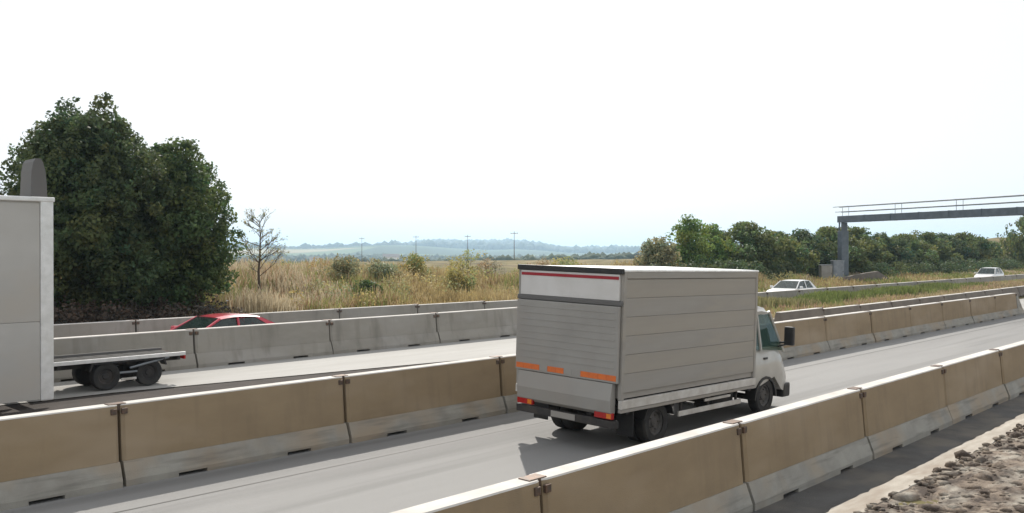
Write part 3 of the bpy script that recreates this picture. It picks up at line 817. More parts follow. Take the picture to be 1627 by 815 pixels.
# ------------------------------------------------------------------ cars
def make_car(name, paint, Lc=4.6, Wc=1.8, Hc=1.42, belt=0.93, rear='sedan', label=None, loc=(0, 0, 0), rz=0.0, group=None):
    """origin on the road at the middle of the car, x = forward"""
    root = empty(name, loc, rz)
    tag(root, label, "car", group)
    hw = Wc / 2
    def ring(x, zlo, zhi, w_, tuck=.05):
        return [(x, -w_ + .04, zlo), (x, -w_, zlo + (zhi - zlo) * .35), (x, -w_ + .01, zlo + (zhi - zlo) * .7), (x, -w_ + tuck + .03, zhi - .012), (x, -w_ + tuck + .13, zhi),
                (x, w_ - tuck - .13, zhi), (x, w_ - tuck - .03, zhi - .012), (x, w_ - .01, zlo + (zhi - zlo) * .7), (x, w_, zlo + (zhi - zlo) * .35), (x, w_ - .04, zlo)]
    a, b = -Lc / 2, Lc / 2
    hood = belt - .06
    tail = belt + .04 if rear == 'sedan' else belt
    st_ = [(a, .38, .80, hw * .86), (a + .10, .24, tail - .03, hw * .94), (a + .55, .2, tail, hw), (a + 1.4, .18, belt, hw), (b - 1.7, .18, belt, hw), (b - 1.25, .2, belt - .01, hw),
           (b - .65, .2, hood - .06, hw * .985), (b - .2, .22, hood - .19, hw * .92), (b, .3, .62, hw * .80)]
    bm_ = MB(); bm_.loft([ring(*s) for s in st_])
    bm_.build("body", paint, root, smooth=True)
    # cabin
    fx0, fx1 = b - 1.28, b - 2.05                       # windscreen foot / top
    rx0 = a + (.62 if rear == 'sedan' else .22); rx1 = a + (1.45 if rear == 'sedan' else .75)
    wb, wt = hw - .09, hw - .27
    zr = Hc
    rf = MB()
    xs_ = np.linspace(rx1, fx1, 7)
    rows_ = []
    for i_, x in enumerate(xs_):
        q = (x - rx1) / (fx1 - rx1); cz = zr - .055 * (2 * q - 1) ** 2 - .0
        rows_.append([(x, -wt - .02, cz - .05), (x, -wt + .03, cz - .02), (x, -wt * .5, cz), (x, wt * .5, cz), (x, wt - .03, cz - .02), (x, wt + .02, cz - .05),
                      (x, wt - .06, cz - .06), (x, -wt + .06, cz - .06)])
    rf.loft(rows_)
    rf.build("roof", paint, root, smooth=True)
    zt_ = zr - .10; zb_ = belt - .02
    pl = MB()
    mid = (rx1 + fx1) / 2 + .1
    for s in (-1, 1):
        pl.tube((fx0, s * wb, zb_), (fx1, s * wt, zt_ + .01), .035, n=6)
        pl.tube((mid, s * wb, zb_), (mid - .02, s * (wt + .005), zt_ + .03), .035, n=6)
        pl.loft([[(rx0 - .02, s * wb, zb_), (rx0 + .35, s * wb, zb_), (rx0 + .35, s * (wb - .06), zb_), (rx0 - .02, s * (wb - .06), zb_)],
                 [(rx1 - .04, s * wt, zt_), (rx1 + .12, s * wt, zt_), (rx1 + .12, s * (wt - .06), zt_), (rx1 - .04, s * (wt - .06), zt_)]])
    split_build(pl, "roof_pillar", paint, root)
    for s in (-1, 1):
        g1 = MB(); g1.quad((fx0 - .05, s * (wb - .012), zb_), (mid + .03, s * (wb - .012), zb_), (mid + .02, s * (wt - .012), zt_), (fx1, s * (wt - .012), zt_)); g1.build("front_window", M['cglass'], root)
        g1 = MB(); g1.quad((mid - .03, s * (wb - .012), zb_), (rx0 + .32, s * (wb - .012), zb_), (rx1 + .1, s * (wt - .012), zt_), (mid - .03, s * (wt - .012), zt_)); g1.build("rear_window", M['cglass'], root)
        mi = MB().box(fx0 - .35, fx0 - .22, s * (hw + .1) - .09, s * (hw + .1) + .09, belt + .0, belt + .14, .03).build("wing_mirror", paint, root)
        MB().box(b - .32, b - .08, s * (hw - .35) - .17, s * (hw - .35) + .17, .56, .70, .03).build("headlight", M['lens'], root)
        MB().box(a + .0, a + .14, s * (hw - .3) - .17, s * (hw - .3) + .17, .66, .80, .03).build("tail_light", M['taill'], root)
    MB().quad((fx0 - .01, -wb, zb_), (fx0 - .01, wb, zb_), (fx1 + .01, wt, zt_ + .03), (fx1 + .01, -wt, zt_ + .03)).build("windscreen", M['cglass'], root)
    MB().quad((rx0, -wb, zb_), (rx0, wb, zb_), (rx1 - .01, wt, zt_ + .02), (rx1 - .01, -wt, zt_ + .02)).build("rear_windscreen", M['cglass'], root)
    se = MB()
    for xx in (.15, -.75):
        for yy in (-.38, .38):
            se.box(xx, xx + .14, yy - .24, yy + .24, .5, 1.08, .05); se.box(xx + .02, xx + .12, yy - .12, yy + .12, 1.09, 1.24, .04)
    split_build(se, "seat", M['chassis'], root)
    for xx in (a + .85, b - .88):
        for s in (-1, 1): wheel(root, xx, s * (hw - .1), .32, .2, s)
    return root
make_car("red_car", M['carred'], Lc=4.7, Hc=1.37, belt=.90, rear='sedan', loc=(12.0, 22.5, .17), rz=math.pi,
         label="bright red saloon car with dark windows seen over the grey barrier below the big tree")
make_car("white_car", M['carwhite'], Lc=4.3, Hc=1.44, rear='hatch', loc=(52.6, 25.6, .04), rz=math.pi,
         label="white hatchback car behind the verge barrier just right of the light truck", group="white cars on the far lane")
make_car("white_car", M['carsilver'], Lc=4.7, Wc=1.85, Hc=1.62, belt=1.0, rear='hatch', loc=(98, 26.4, .04), rz=math.pi,
         label="tall white estate car far away beyond the gantry near the brown slope", group="white cars on the far lane")

# ------------------------------------------------------------------ gantry
GP = Vector((81.4, 34.4)); GD = Vector((-7.2, -16.7)).normalized()
gz = float(ground(81.4, 34.4))
GA = empty("road_gantry", (GP.x, GP.y, gz), math.atan2(GD.y, GD.x))
tag(GA, "grey steel toll gantry with box beam and two thin rails reaching over the motorway", "gantry")
GL = 35.0
def gz_(z): return z - gz
MB().box(-.28, .28, -.42, .42, 0, gz_(5.2), .03).build("column", M['gantry'], GA)
c = MB()
c.box(.06, .24, -.3, .3, gz_(5.2), gz_(5.98), .02)
c.box(-.26, -.16, -.3, -.2, gz_(5.2), gz_(6.5), .01); c.box(-.26, -.16, .2, .3, gz_(5.2), gz_(6.5), .01)
c.box(-.26, .06, -.26, -.22, gz_(5.55), gz_(5.6)); c.box(-.26, .06, -.26, -.22, gz_(5.85), gz_(5.9))
c.build("column_head", M['gantry'], GA)
MB().box(-.30, .30, -.46, .46, -.4, .35, .04).build("footing", M['cgrey'], GA)
MB().box(-.35, GL, -.4, .4, gz_(6.0), gz_(6.6), .02).build("beam", M['gantry'], GA)
for k, yy in enumerate((-.38, .38)):
    for zz in (6.99, 7.47):
        MB().tube((-.9 if zz > 7.2 else -.6, yy, gz_(zz)), (GL, yy, gz_(zz)), .035, n=6).build("rail", M['gantry'], GA)
ps = MB()
for k in range(6):
    for yy in (-.38, .38): ps.box(k * 6.2 + .3, k * 6.2 + .325, yy - .015, yy + .015, gz_(6.6), gz_(7.47))
split_build(ps, "rail_post", M['gantry'], GA)
MB().box(GL - .6, GL, -.42, .42, gz_(0) , gz_(6.0), .03).build("column", M['gantry'], GA)
e = MB()
for k in range(1, 12): e.box(k * 3.0 - .02, k * 3.0 + .02, -.43, .43, gz_(5.985), gz_(6.62))
split_build(e, "beam_flange", M['gantry'], GA)

def cabinet(x, y, w_, d_, h_, mt, label):
    z = float(ground(x, y))
    r = empty("equipment_cabinet", (x, y, z - .02), R(-46))
    tag(r, label, "cabinet", "roadside cabinets by the gantry")
    MB().box(-w_ / 2, w_ / 2, -d_ / 2, d_ / 2, 0.12, h_, .03).build("housing", mt, r)
    MB().box(-w_ / 2 - .03, w_ / 2 + .03, -d_ / 2 - .03, d_ / 2 + .03, h_ + .001, h_ + .06, .01).build("lid", M['steel'], r)
    MB().box(-w_ / 2 - .05, w_ / 2 + .05, -d_ / 2 - .05, d_ / 2 + .05, -.3, .118).build("plinth", M['cgrey'], r)
    dd = MB().box(-w_ / 2 + .05, w_ / 2 - .05, -d_ / 2 - .018, -d_ / 2 - .002, .18, h_ - .06, .004).build("door", mt, r)
    MB().box(w_ / 2 - .14, w_ / 2 - .10, -d_ / 2 - .03, -d_ / 2 - .019, h_ * .5, h_ * .5 + .12).build("handle", M['black'], dd)
cabinet(78.5, 33.7, 1.0, .7, 2.0, M['steel'], "taller grey metal cabinet right beside the gantry column")
cabinet(76.9, 34.1, 1.0, .7, 1.6, M['cgrey'], "shorter grey green cabinet left of the taller cabinet by the gantry")
# concrete apron wall around the column
aw = MB()
for (x0, y0, h0, x1, y1, h1) in ((75.5, 32.9, .35, 80.5, 31.9, .95), (80.5, 31.9, .95, 82.6, 31.6, 1.1), (82.6, 31.6, 1.1, 84.6, 31.4, .45)):
    za, zb2 = float(ground(x0, y0)) - .3, float(ground(x1, y1)) - .3
    aw.loft([[(x0, y0, za), (x0, y0 + .25, za), (x0, y0 + .25, za + .3 + h0), (x0, y0, za + .3 + h0)],
             [(x1, y1, zb2), (x1, y1 + .25, zb2), (x1, y1 + .25, zb2 + .3 + h1), (x1, y1, zb2 + .3 + h1)]])
tag(aw.build("retaining_wall", M['cbrown']), "low brown grey retaining wall around the foot of the gantry column", "wall")

# ------------------------------------------------------------------ vegetation
def leaves(centers, radii, per, size, seed, flat=0.85, up=.25, outb=.55, spread=(.55, 1.08), tint=((.75, 1.25)), hue=.12):
    r = np.random.default_rng(seed)
    n = len(centers) * per
    wq = radii ** 2 / (radii ** 2).sum()
    ci = np.sort(r.choice(len(centers), n, p=wq)) if per > 20 else np.repeat(np.arange(len(centers)), per)
    d = r.normal(size=(n, 3)); d /= np.linalg.norm(d, axis=1, keepdims=True)
    rr = radii[ci] * r.uniform(spread[0], spread[1], n)
    p = centers[ci] + d * rr[:, None] * np.array([1, 1, flat])
    nn = d * outb + r.normal(size=(n, 3)) * .6 + np.array([0, 0, up]); nn /= np.linalg.norm(nn, axis=1, keepdims=True)
    t = np.cross(nn, r.normal(size=(n, 3))); t /= np.linalg.norm(t, axis=1, keepdims=True)
    b = np.cross(nn, t)
    s = size * r.uniform(.6, 1.4, n)[:, None]
    V_ = np.stack([p - t * s * .5, p + b * s * .32 + t * s * .05, p + t * s * .55, p - b * s * .32 + t * s * .05], 1).reshape(-1, 3)
    F = np.arange(n * 4).reshape(n, 4)
    bt = r.uniform(tint[0], tint[1], len(centers))[ci] * r.uniform(.75, 1.25, n)
    hu = r.normal(0, hue, len(centers))[ci] + r.normal(0, .06, n)
    c = np.stack([bt * (1 + hu), bt, bt * (1 - hu * .6)], 1).clip(0.05, 3)
    return V_, F, np.repeat(c, 4, 0)

def crown_blobs(prof, n, br, seed, squash=(1, 1), wob=.18):
    """prof: list of (z, radius)"""
    r = np.random.default_rng(seed)
    zs = np.array([p[0] for p in prof]); rs = np.array([p[1] for p in prof])
    area = np.interp(np.linspace(zs[0], zs[-1], 200), zs, rs) + .15
    cdf = np.cumsum(area) / area.sum()
    z = np.interp(r.uniform(0, 1, n), cdf, np.linspace(zs[0], zs[-1], 200))
    rad = r.uniform(br[0], br[1], n)
    a = r.uniform(0, 2 * math.pi, n)
    lob = 1 + wob * np.sin(a * 3 + z * 1.3 + seed) + wob * .6 * np.sin(a * 5 - z * 2.1)
    R_ = np.maximum(np.interp(z, zs, rs) * lob - rad * .8, 0.02)
    q = np.sqrt(r.uniform(.12, 1, n))
    return np.stack([np.cos(a) * R_ * q * squash[0], np.sin(a) * R_ * q * squash[1], z], 1), rad

def limb_tubes(mb, pts, radii):
    for (p, q), (a, b) in zip(zip(pts, pts[1:]), zip(radii, radii[1:])):
        mb.tube(p, q, a, b, n=7)

def make_tree(name, loc, prof, nblob, br, per, size, m, seed, label, group=None, trunk_r=.16, squash=(1, 1), cat="tree", twigs=0, link=True, wob=.18, extra=None):
    root = empty(name, loc)
    tag(root, label, cat, group)
    cen, rad = crown_blobs(prof, nblob, br, seed, squash, wob)
    if extra:      # named leading shoots: (offset to the right as seen from the road, height, radius)
        ex = np.array([(o_ * .69, -o_ * .72, z_) for o_, z_, q_ in extra]); cen = np.concatenate([cen, ex]); rad = np.concatenate([rad, [q_ for _, _, q_ in extra]])
    V_, F, T = leaves(cen, rad, per, size, seed + 1)
    if twigs:
        r = np.random.default_rng(seed + 9)
        # loose outer sprays
        a = r.uniform(0, 6.28, twigs); z = r.uniform(prof[0][0] + .3, prof[-1][0] + .15, twigs)
        rr = np.interp(z, [p[0] for p in prof], [p[1] for p in prof]) * r.uniform(.9, 1.12, twigs)
        c2 = np.stack([np.cos(a) * rr * squash[0], np.sin(a) * rr * squash[1], z], 1)
        v2, f2, t2 = leaves(c2, r.uniform(.12, .3, twigs), max(6, per // 8), size * .9, seed + 3)
        F = np.concatenate([F, f2 + len(V_)]); V_ = np.concatenate([V_, v2]); T = np.concatenate([T, t2])
    np_mesh("crown", V_, F, m, root, T)
    t = MB(); rd = random.Random(seed)
    H = prof[-1][0]
    pts = [Vector((0, 0, -.3))]; k = 6
    for i in range(1, k + 1): pts.append(Vector((rd.uniform(-.12, .12) * i * .5, rd.uniform(-.12, .12) * i * .5, H * .85 * i / k)))
    limb_tubes(t, pts, [trunk_r * (1 - i / (k + 1)) + .01 for i in range(k + 1)])
    t.build("trunk", M['bark'], root)
    l = MB()
    pick = list(range(len(cen))); rd.shuffle(pick)
    for j in pick[:min(26, len(pick))]:
        c_ = Vector(cen[j]); z0 = max(.3, min(H * .8, c_.z - rd.uniform(.4, 1.3)))
        f = z0 / (H * .85) * k; i = min(k - 1, int(f)); base = pts[i].lerp(pts[i + 1], f - i)
        mid = base.lerp(c_, .5) + Vector((0, 0, -.1))
        limb_tubes(l, [base, mid, c_], [trunk_r * .35, trunk_r * .22, .012])
    l.build("limb", M['bark'], root)
    return root

Gz = lambda x, y: float(ground(x, y))
# two big roadside trees on the left
make_tree("broadleaf_tree", (12.5, 33.0, .45), [(0.9, 1.9), (1.6, 2.4), (3.2, 2.75), (5.0, 2.65), (6.0, 2.3), (6.7, 1.75), (7.3, 1.25)],
          300, (.42, .85), 250, .145, M['leafd'], 21, "tallest dark green tree behind the white lorry, with a ragged two-pointed top", trunk_r=.26, twigs=420,
          extra=[(-.75, 7.35, .62), (-.62, 7.75, .5), (-.8, 8.1, .3), (-1.1, 7.0, .6), (.45, 7.5, .6), (.62, 7.9, .5), (.5, 8.2, .34), (.98, 7.0, .6), (1.0, 7.5, .35), (1.5, 6.3, .6), (-1.6, 6.5, .6), (.6, 7.1, .5), (-2.1, 6.0, .55), (-2.5, 5.3, .5), (.05, 7.2, .6), (-1.35, 7.3, .3), (-.4, 8.3, .16), (.75, 8.4, .18)])
make_tree("broadleaf_tree", (15.9, 33.3, .5), [(0.8, 1.75), (1.5, 2.05), (3.0, 2.3), (4.2, 2.1), (5.2, 1.75), (6.1, 1.3), (6.8, .65)],
          210, (.4, .8), 240, .145, M['leafm'], 33, "rounder green tree standing right of the tallest tree, behind the red car", trunk_r=.22, twigs=330)
# peak sprays of the tall tree
r_ = np.random.default_rng(5)
# dry sparse sapling
def bare_tree(loc, H, seed, label):
    root = empty("sparse_tree", loc); tag(root, label, "tree")
    rd = random.Random(seed); t = MB(); tips = []
    pts = [Vector((0, 0, -.3))]
    for i in range(1, 8): pts.append(pts[-1] + Vector((rd.uniform(-.05, .05), rd.uniform(-.05, .05), (H + .3) / 7)))
    limb_tubes(t, pts, [.085, .075, .065, .055, .045, .035, .022, .008]); t.build("trunk", M['bark'], root)
    b = MB()
    def grow(p, d, ln, r0, depth):
        q = p + d * ln
        b.tube(p, q, r0, r0 * .6, n=5, cap=False); tips.append(q)
        if depth == 0: return
        for _ in range(3):
            nd = (d + Vector((rd.uniform(-.7, .7), rd.uniform(-.7, .7), rd.uniform(-.2, .6)))).normalized()
            grow(p.lerp(q, rd.uniform(.45, 1)), nd, ln * rd.uniform(.5, .75), r0 * .55, depth - 1)
    for i in range(22):
        z = rd.uniform(.3, .97) * H; f = (z + .3) / (H + .3) * 7; k = min(6, int(f)); p = pts[k].lerp(pts[k + 1], f - k)
        a = rd.uniform(0, 6.28); grow(p, Vector((math.cos(a), math.sin(a), rd.uniform(.3, .9))).normalized(), rd.uniform(.55, .95) * (1.3 - z / H * .7), .022, 3)
    b.build("branch", M['bark'], root)
    c = np.array([q[:] for q in tips]); V_, F, T = leaves(c, np.full(len(c), .10), 1, .075, seed)
    np_mesh("foliage", V_, F, M['leafo'], root, T)
    return root
bare_tree((21.3, 36.0, Gz(21.3, 36)), 3.9, 8, "thin half-bare sapling with a slender trunk standing alone in the dry grass")

# bushes and trees right of the light truck
make_tree("olive_bush", (55.2, 37.3, Gz(55.2, 37.3)), [(.2, 1.8), (1.2, 2.1), (2.4, 1.7), (3.3, .8)], 60, (.4, .75), 110, .2, M['leafo'], 41,
          "olive grey bush at the left end of the tree row, behind the truck's box", cat="bush", twigs=40)
make_tree("bright_tree", (61.5, 38.6, Gz(61.5, 38.6)), [(.3, 2.0), (1.8, 2.5), (3.1, 2.1), (4.0, 1.2), (4.6, .5)], 75, (.45, .8), 120, .21, M['leafb'], 43,
          "bright green tree with a pointed top between the olive bush and the dark tree row", twigs=90)
make_tree("bright_tree", (65.2, 38.9, Gz(65.2, 38.9)), [(.3, 1.9), (1.8, 2.2), (3.2, 1.7), (4.2, .6)], 60, (.45, .8), 110, .21, M['leafb'], 44,
          "lower bright green tree leaning against the left end of the dark tree row", twigs=40)
protos = [([(.2, 3.2), (1.5, 3.9), (3.0, 3.6), (3.9, 2.5), (4.5, 1.1)], M['leafr'], 51), ([(.2, 3.2), (1.6, 3.8), (2.9, 3.5), (3.7, 2.6), (4.2, 1.3)], M['leafr'], 52),
          ([(.2, 3.3), (1.4, 3.9), (2.7, 3.6), (3.5, 2.6), (4.1, 1.1)], M['leafd'], 53)]
P = []
rowx = [70.5, 75.0, 81.5, 87.5, 94.5, 102, 109.5, 118, 126, 133, 140]
names = ["just right of the bright green trees", "second in the dark row, left of the gantry", "directly behind the gantry cabinets",
         "just right of the gantry column", "fifth from the left of the dark row", "sixth from the left of the dark row", "seventh from the left of the dark row",
         "eighth from the left of the dark row", "ninth from the left of the dark row",
         "last but one at the right end of the dark row", "last at the right end of the dark row"]
rd = random.Random(4)
for i, x in enumerate(rowx):
    k = i % 3
    lab = "dense dark green roadside tree " + names[i]
    y = 38.6 + rd.uniform(-.5, .8) + (0.4 if x > 100 else 0)
    if i < 3:
        pr, m_, sd = protos[k]
        o = make_tree("roadside_tree", (x, y, Gz(x, y) - .1), pr, 130, (.5, .9), 105, .26, m_, sd, lab, "dense row of trees beside the far lane", twigs=60)
        P.append(o)
    else:
        o = copy_tree(P[k]); o.location = (x, y, Gz(x, y) - .1)
        tag(o, lab, "tree", "dense row of trees beside the far lane")
        o.rotation_euler = (0, 0, rd.uniform(0, 6.28)); s = rd.uniform(.96, 1.08); o.scale = (s * 1.03, s * 1.03, s)
o = copy_tree(P[1]); o.location = (150, 34, Gz(150, 34) - .3); o.scale = (1.3, 1.3, 1.85); tag(o, "tall green tree at the right edge of the picture beyond the brown slope", "tree")
o['group'] = "trees at the right edge"
o2 = copy_tree(P[0]); o2.location = (152, 42.6, Gz(152, 42.6) - .3); o2.scale = (.5, .5, .8); tag(o2, "small dark tree standing behind the end of the dark row at the brown slope", "tree"); o2['group'] = "trees at the right edge"

# brown scrub under the big trees, and shrubs in the dry bank
n = 190
cx = rng.uniform(4, 16.5, n); cy = rng.uniform(29.2, 31.8, n)
V_, F, T = leaves(np.stack([cx, cy, ground(cx, cy) + rng.uniform(.3, .9, n)], 1), rng.uniform(.3, .6, n), 90, .12, 61)
o = np_mesh("undergrowth", V_, F, M['scrub'], None, T); tag(o, "brown tangled undergrowth at the foot of the big trees", "undergrowth", kind="stuff")
n = 420
cx = np.concatenate([rng.uniform(52, 72, n // 2), rng.uniform(85.5, 150, n - n // 2)]); cy = np.where(cx < 80, rng.uniform(34.4, 36.4, n), rng.uniform(32.6, 35.6, n))
V_, F, T = leaves(np.stack([cx, cy, ground(cx, cy) + rng.uniform(.3, 1.3, n)], 1), rng.uniform(.4, .85, n), 80, .2, 63)
o = np_mesh("undergrowth", V_, F, M['leafd'], None, T); tag(o, "dark green bushy undergrowth in front of the dense tree row", "undergrowth", kind="stuff")
shr = [(38.5, 40.5, 1.25, M['leafy'], "largest yellow green shrub on the crest of the dry grass bank"), (30.0, 38.5, .8, M['leafo'], "low olive shrub in the dry grass right of the sapling"),
       (33.0, 35.2, .75, M['leafy'], "small yellow green shrub low on the dry grass bank"), (44.5, 39.8, 1.1, M['scrub2'], "reddish brown shrub on the bank just left of the truck"),
       (25.5, 33.6, .55, M['leafm'], "small dark green shrub low in the grass near the grey barrier"), (27.0, 37.5, .8, M['leafo'], "pale olive shrub directly right of the sapling's trunk"),
       (41.5, 41.5, 1.0, M['scrub2'], "wide brown shrub on the crest of the bank beside the yellow green one"), (34.5, 40.8, .9, M['leafy'], "rounded yellow green shrub left of the largest one on the crest"),
       (48.0, 40.5, 1.1, M['leafy'], "yellow shrub half hidden behind the rear edge of the light truck")]
for i, (x, y, r0, m_, lab) in enumerate(shr):
    r0 *= 1.25
    make_tree("shrub", (x, y, Gz(x, y) + .12), [(.15, r0 * 1.0), (r0 * .6, r0 * 1.15), (r0 * 1.2, r0 * .7)], 16, (.25 * r0 + .1, .5 * r0), 110, .13, m_, 70 + i, lab, "shrubs in the dry grass bank", trunk_r=.04, cat="shrub", twigs=14)

n = 150
wx_ = rng.uniform(20.5, 75, n); wy_ = rng.uniform(30.5, 44, n)
V_, F, T = leaves(np.stack([wx_, wy_, ground(wx_, wy_) + rng.uniform(.3, .75, n)], 1), rng.uniform(.35, .85, n), 90, .11, 62, flat=.8)
T = T * np.array([1.25, 1.1, .85])
o = np_mesh("weeds", V_, F, M['leafo'], None, T); tag(o, "patchy olive and brown weeds growing through the dry grass", "weeds", kind="stuff")
def grass(name, xy, hgt, palette, weights, m, seed, blades=6, width=.018, spread=.16, bend=.35):
    r = np.random.default_rng(seed)
    n = len(xy); N = n * blades
    ti = np.repeat(np.arange(n), blades)
    base = xy[ti] + r.normal(0, spread, (N, 2))
    z = ground(base[:, 0], base[:, 1])
    h_ = hgt[ti] * r.uniform(.55, 1.15, N)
    a = r.uniform(0, 6.28, N)
    lean = r.uniform(.05, bend, N) * h_
    dx, dy = np.cos(a) * lean, np.sin(a) * lean
    wv = r.uniform(0, 6.28, N); wx, wy = np.cos(wv) * width, np.sin(wv) * width
    b0 = np.stack([base[:, 0] - wx, base[:, 1] - wy, z - .03], 1); b1 = np.stack([base[:, 0] + wx, base[:, 1] + wy, z - .03], 1)
    m1 = np.stack([base[:, 0] + dx * .35 + wx * .9, base[:, 1] + dy * .35 + wy * .9, z + h_ * .6], 1)
    m0 = np.stack([base[:, 0] + dx * .35 - wx * .9, base[:, 1] + dy * .35 - wy * .9, z + h_ * .6], 1)
    t0 = np.stack([base[:, 0] + dx + wx * .5, base[:, 1] + dy + wy * .5, z + h_ * .98], 1); t1 = np.stack([base[:, 0] + dx - wx * .5, base[:, 1] + dy - wy * .5, z + h_], 1)
    V_ = np.stack([b0, b1, m1, m0, t0, t1], 1).reshape(-1, 3)
    i0 = np.arange(N) * 6
    F = np.concatenate([np.stack([i0, i0 + 1, i0 + 2, i0 + 3], 1), np.stack([i0 + 3, i0 + 2, i0 + 4, i0 + 5], 1)])
    pal = np.array(palette)
    # clumped colour choice
    f = noise2(xy[:, 0] * .22, xy[:, 1] * .3, seed) * .28 + r.normal(0, .25, n)
    q = (np.argsort(np.argsort(f)) / n)
    cw_ = np.cumsum(weights) / np.sum(weights)
    ci = np.searchsorted(cw_, q * .9999)
    c = pal[ci][ti] * r.uniform(.75, 1.25, (N, 1))
    return np_mesh(name, V_, F, m, None, np.repeat(c, 6, 0))
# dry bank: tall straw grass
n = 34000
vx = rng.uniform(28.6, 50, n); ux_ = rng.uniform(0, 1, n)
ux_ = 8 + ux_ * (vx * 1.9)            # wedge widening with distance
keep = ~((ux_ < 20.5) & (vx < 33)) ; ux_, vx = ux_[keep], vx[keep]; n = len(vx)
hh = .35 + .3 * rng.random(n) + .38 * np.clip(noise2(ux_ * .45, vx * .5, 9) * .6, -.5, 1)
pal = [(.40, .31, .15), (.48, .39, .22), (.33, .22, .12), (.34, .33, .12), (.22, .25, .08), (.42, .29, .18), (.54, .46, .32)]
o = grass("dry_grass", np.stack([ux_, vx], 1), hh, pal, [2, 2, 1.6, 2, 1.6, 1.4, 1], M['grassd'], 81, blades=6, width=.017, spread=.22)
tag(o, "tall dry straw and ochre grass covering the bank behind the barriers", "grass", kind="stuff")
n = 9000
vx = rng.uniform(28.4, 37.5, n); ux_ = rng.uniform(55, 150, n)
o = grass("verge_grass", np.stack([ux_, vx], 1), .3 + .3 * rng.random(n), pal, [1, .6, 1, 2, 3.5, .6, .3], M['grassd'], 82, blades=5, width=.035, spread=.3)
tag(o, "dry mixed grass on the verge in front of the dark tree row", "grass", kind="stuff")
# green strip and dry patch on the verge between the lanes
n = 13000
ux_ = rng.uniform(30, 72, n); vx = 20.7 + rng.normal(0, .5, n) + .4 * np.sin(ux_ * .4); vx = np.clip(vx, 18.6, 22.0)
gp = [(.16, .20, .06), (.21, .24, .08), (.12, .15, .05), (.27, .25, .12)]
o = grass("green_verge_grass", np.stack([ux_, vx], 1), .22 + .24 * rng.random(n) + .12 * np.sin(ux_ * .7), gp, [2, 2, 1.5, 1], M['grassd'], 83, blades=6, width=.018, spread=.14)
tag(o, "lush green grass strip on the verge right of the light truck", "grass", kind="stuff")
n = 6500
ux_ = rng.uniform(28, 110, n); vx = rng.uniform(16.2, 22.2, n)
o = grass("dry_verge_grass", np.stack([ux_, vx], 1), .07 + .18 * rng.random(n) + .1 * (ux_ > 66), [(.42, .34, .2), (.36, .25, .17), (.32, .28, .12), (.45, .3, .2), (.28, .30, .12)], [2, 1.6, 2, 1, 1.3], M['grassd'], 84, blades=5, width=.02, spread=.2)
tag(o, "short dry yellow grass on the verge soil between the barriers", "grass", kind="stuff")

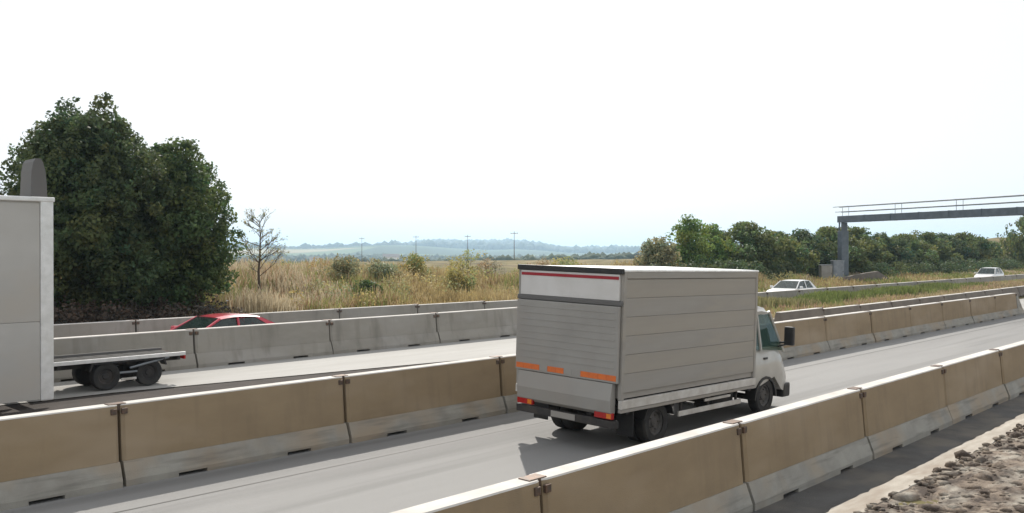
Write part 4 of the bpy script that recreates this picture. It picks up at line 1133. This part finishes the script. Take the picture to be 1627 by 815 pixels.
# ------------------------------------------------------------------ distance: woods, farm, pylons
def wood(name, az0, az1, r0, r1, n, rad, label, seed):
    r = np.random.default_rng(seed)
    a = R(1) * r.uniform(az0, az1, n); q = r.uniform(r0, r1, n)
    x, y = np.cos(a) * q, np.sin(a) * q
    rr = r.uniform(rad * .6, rad * 1.3, n)
    o = lumps(name, np.stack([x, y, ground(x, y) + rr * .45], 1), rr, M['forest'], seed, flat=1.1, rough=.22)
    tag(o, label, "wood", kind="stuff")
wood("far_wood", 25, 80, 480, 640, 6000, 3.4, "dark belt of distant woodland in the valley", 91)
wood("far_wood", 25, 80, 1250, 1700, 4200, 6.5, "second belt of hazy woodland farther away in the valley", 92)
wood("far_wood", 25, 80, 3000, 4600, 5000, 15, "patches of blue hazy forest on the far hills", 93)
def farm(x, y, w_, d_, h_, label, rz):
    r = empty("farm_building", (x, y, Gz(x, y) - .5), rz); tag(r, label, "building", "white buildings in the valley")
    MB().box(-w_ / 2, w_ / 2, -d_ / 2, d_ / 2, 0, h_).build("wall", M['wall'], r)
    MB().prism([(-d_ / 2 - .5, h_ + .01), (0, h_ + d_ * .3), (d_ / 2 + .5, h_ + .01)], -w_ / 2 - .5, w_ / 2 + .5, 'x').build("roof", M['tile'], r)
    wn = MB()
    for k in range(5):
        xx = -w_ / 2 + (k + .5) * w_ / 5; wn.box(xx - .8, xx + .8, -d_ / 2 - .03, -d_ / 2 + .02, h_ * .35, h_ * .7)
    split_build(wn, "window", M['cglass'], r)
def polar(px, dep):
    a = math.atan((px - 813.5) / 1400); return (dep / math.cos(a)) * math.cos(R(ALPHA) - a), (dep / math.cos(a)) * math.sin(R(ALPHA) - a)
x, y = 531.9, 664.1
farm(x, y, 15, 10, 13.0, "long white farm building with a grey roof in the valley beneath the hills", R(-40))
x, y = 470.0, 700.0
farm(x, y, 9, 8, 11.0, "smaller white house left of the long farm building in the valley", R(-30))
def pole(px, dep, H, label):
    x, y = polar(px, dep)
    z = Gz(x, y); r = empty("utility_pole", (x, y, z - .3), R(-40)); tag(r, label, "pole", "utility poles behind the grass bank")
    MB().tube((0, 0, 0), (0, 0, H), .10, .06, n=8).build("mast", M['bark'], r)
    c_ = MB().box(-.9, .9, -.06, .06, H - .55, H - .42, .01).build("cross_arm", M['bark'], r)
    for k in (-.8, 0, .8): MB().tube((k, 0, H - .415), (k, 0, H - .25), .04, .05, n=6).build("insulator", M['cgrey'], c_)
pole(575, 300, 9.8, "leftmost thin utility pole on the skyline behind the dry grass")
pole(661, 275, 9.0, "second thin utility pole from the left on the skyline")
pole(743, 255, 8.2, "third thin utility pole from the left on the skyline")
pole(817, 215, 7.4, "rightmost and thickest utility pole, just left of the light truck's roof")

# ------------------------------------------------------------------ air
hz = MB(); hz.box(-7500, 9500, -7500, 9500, -26, 135)
hm = bpy.data.materials.new("pale_blue_air"); hm.use_nodes = True
t = hm.node_tree; t.nodes.remove(t.nodes["Principled BSDF"])
pv = t.nodes.new("ShaderNodeVolumePrincipled"); pv.inputs["Color"].default_value = (.57, .78, 1.0, 1); pv.inputs["Density"].default_value = 0.00021
pv.inputs["Anisotropy"].default_value = 0.55
t.links.new(pv.outputs[0], t.nodes["Material Output"].inputs["Volume"])
hzo = hz.build("haze", hm); tag(hzo, "thin pale blue summer haze lying over the whole valley", "haze", kind="stuff")
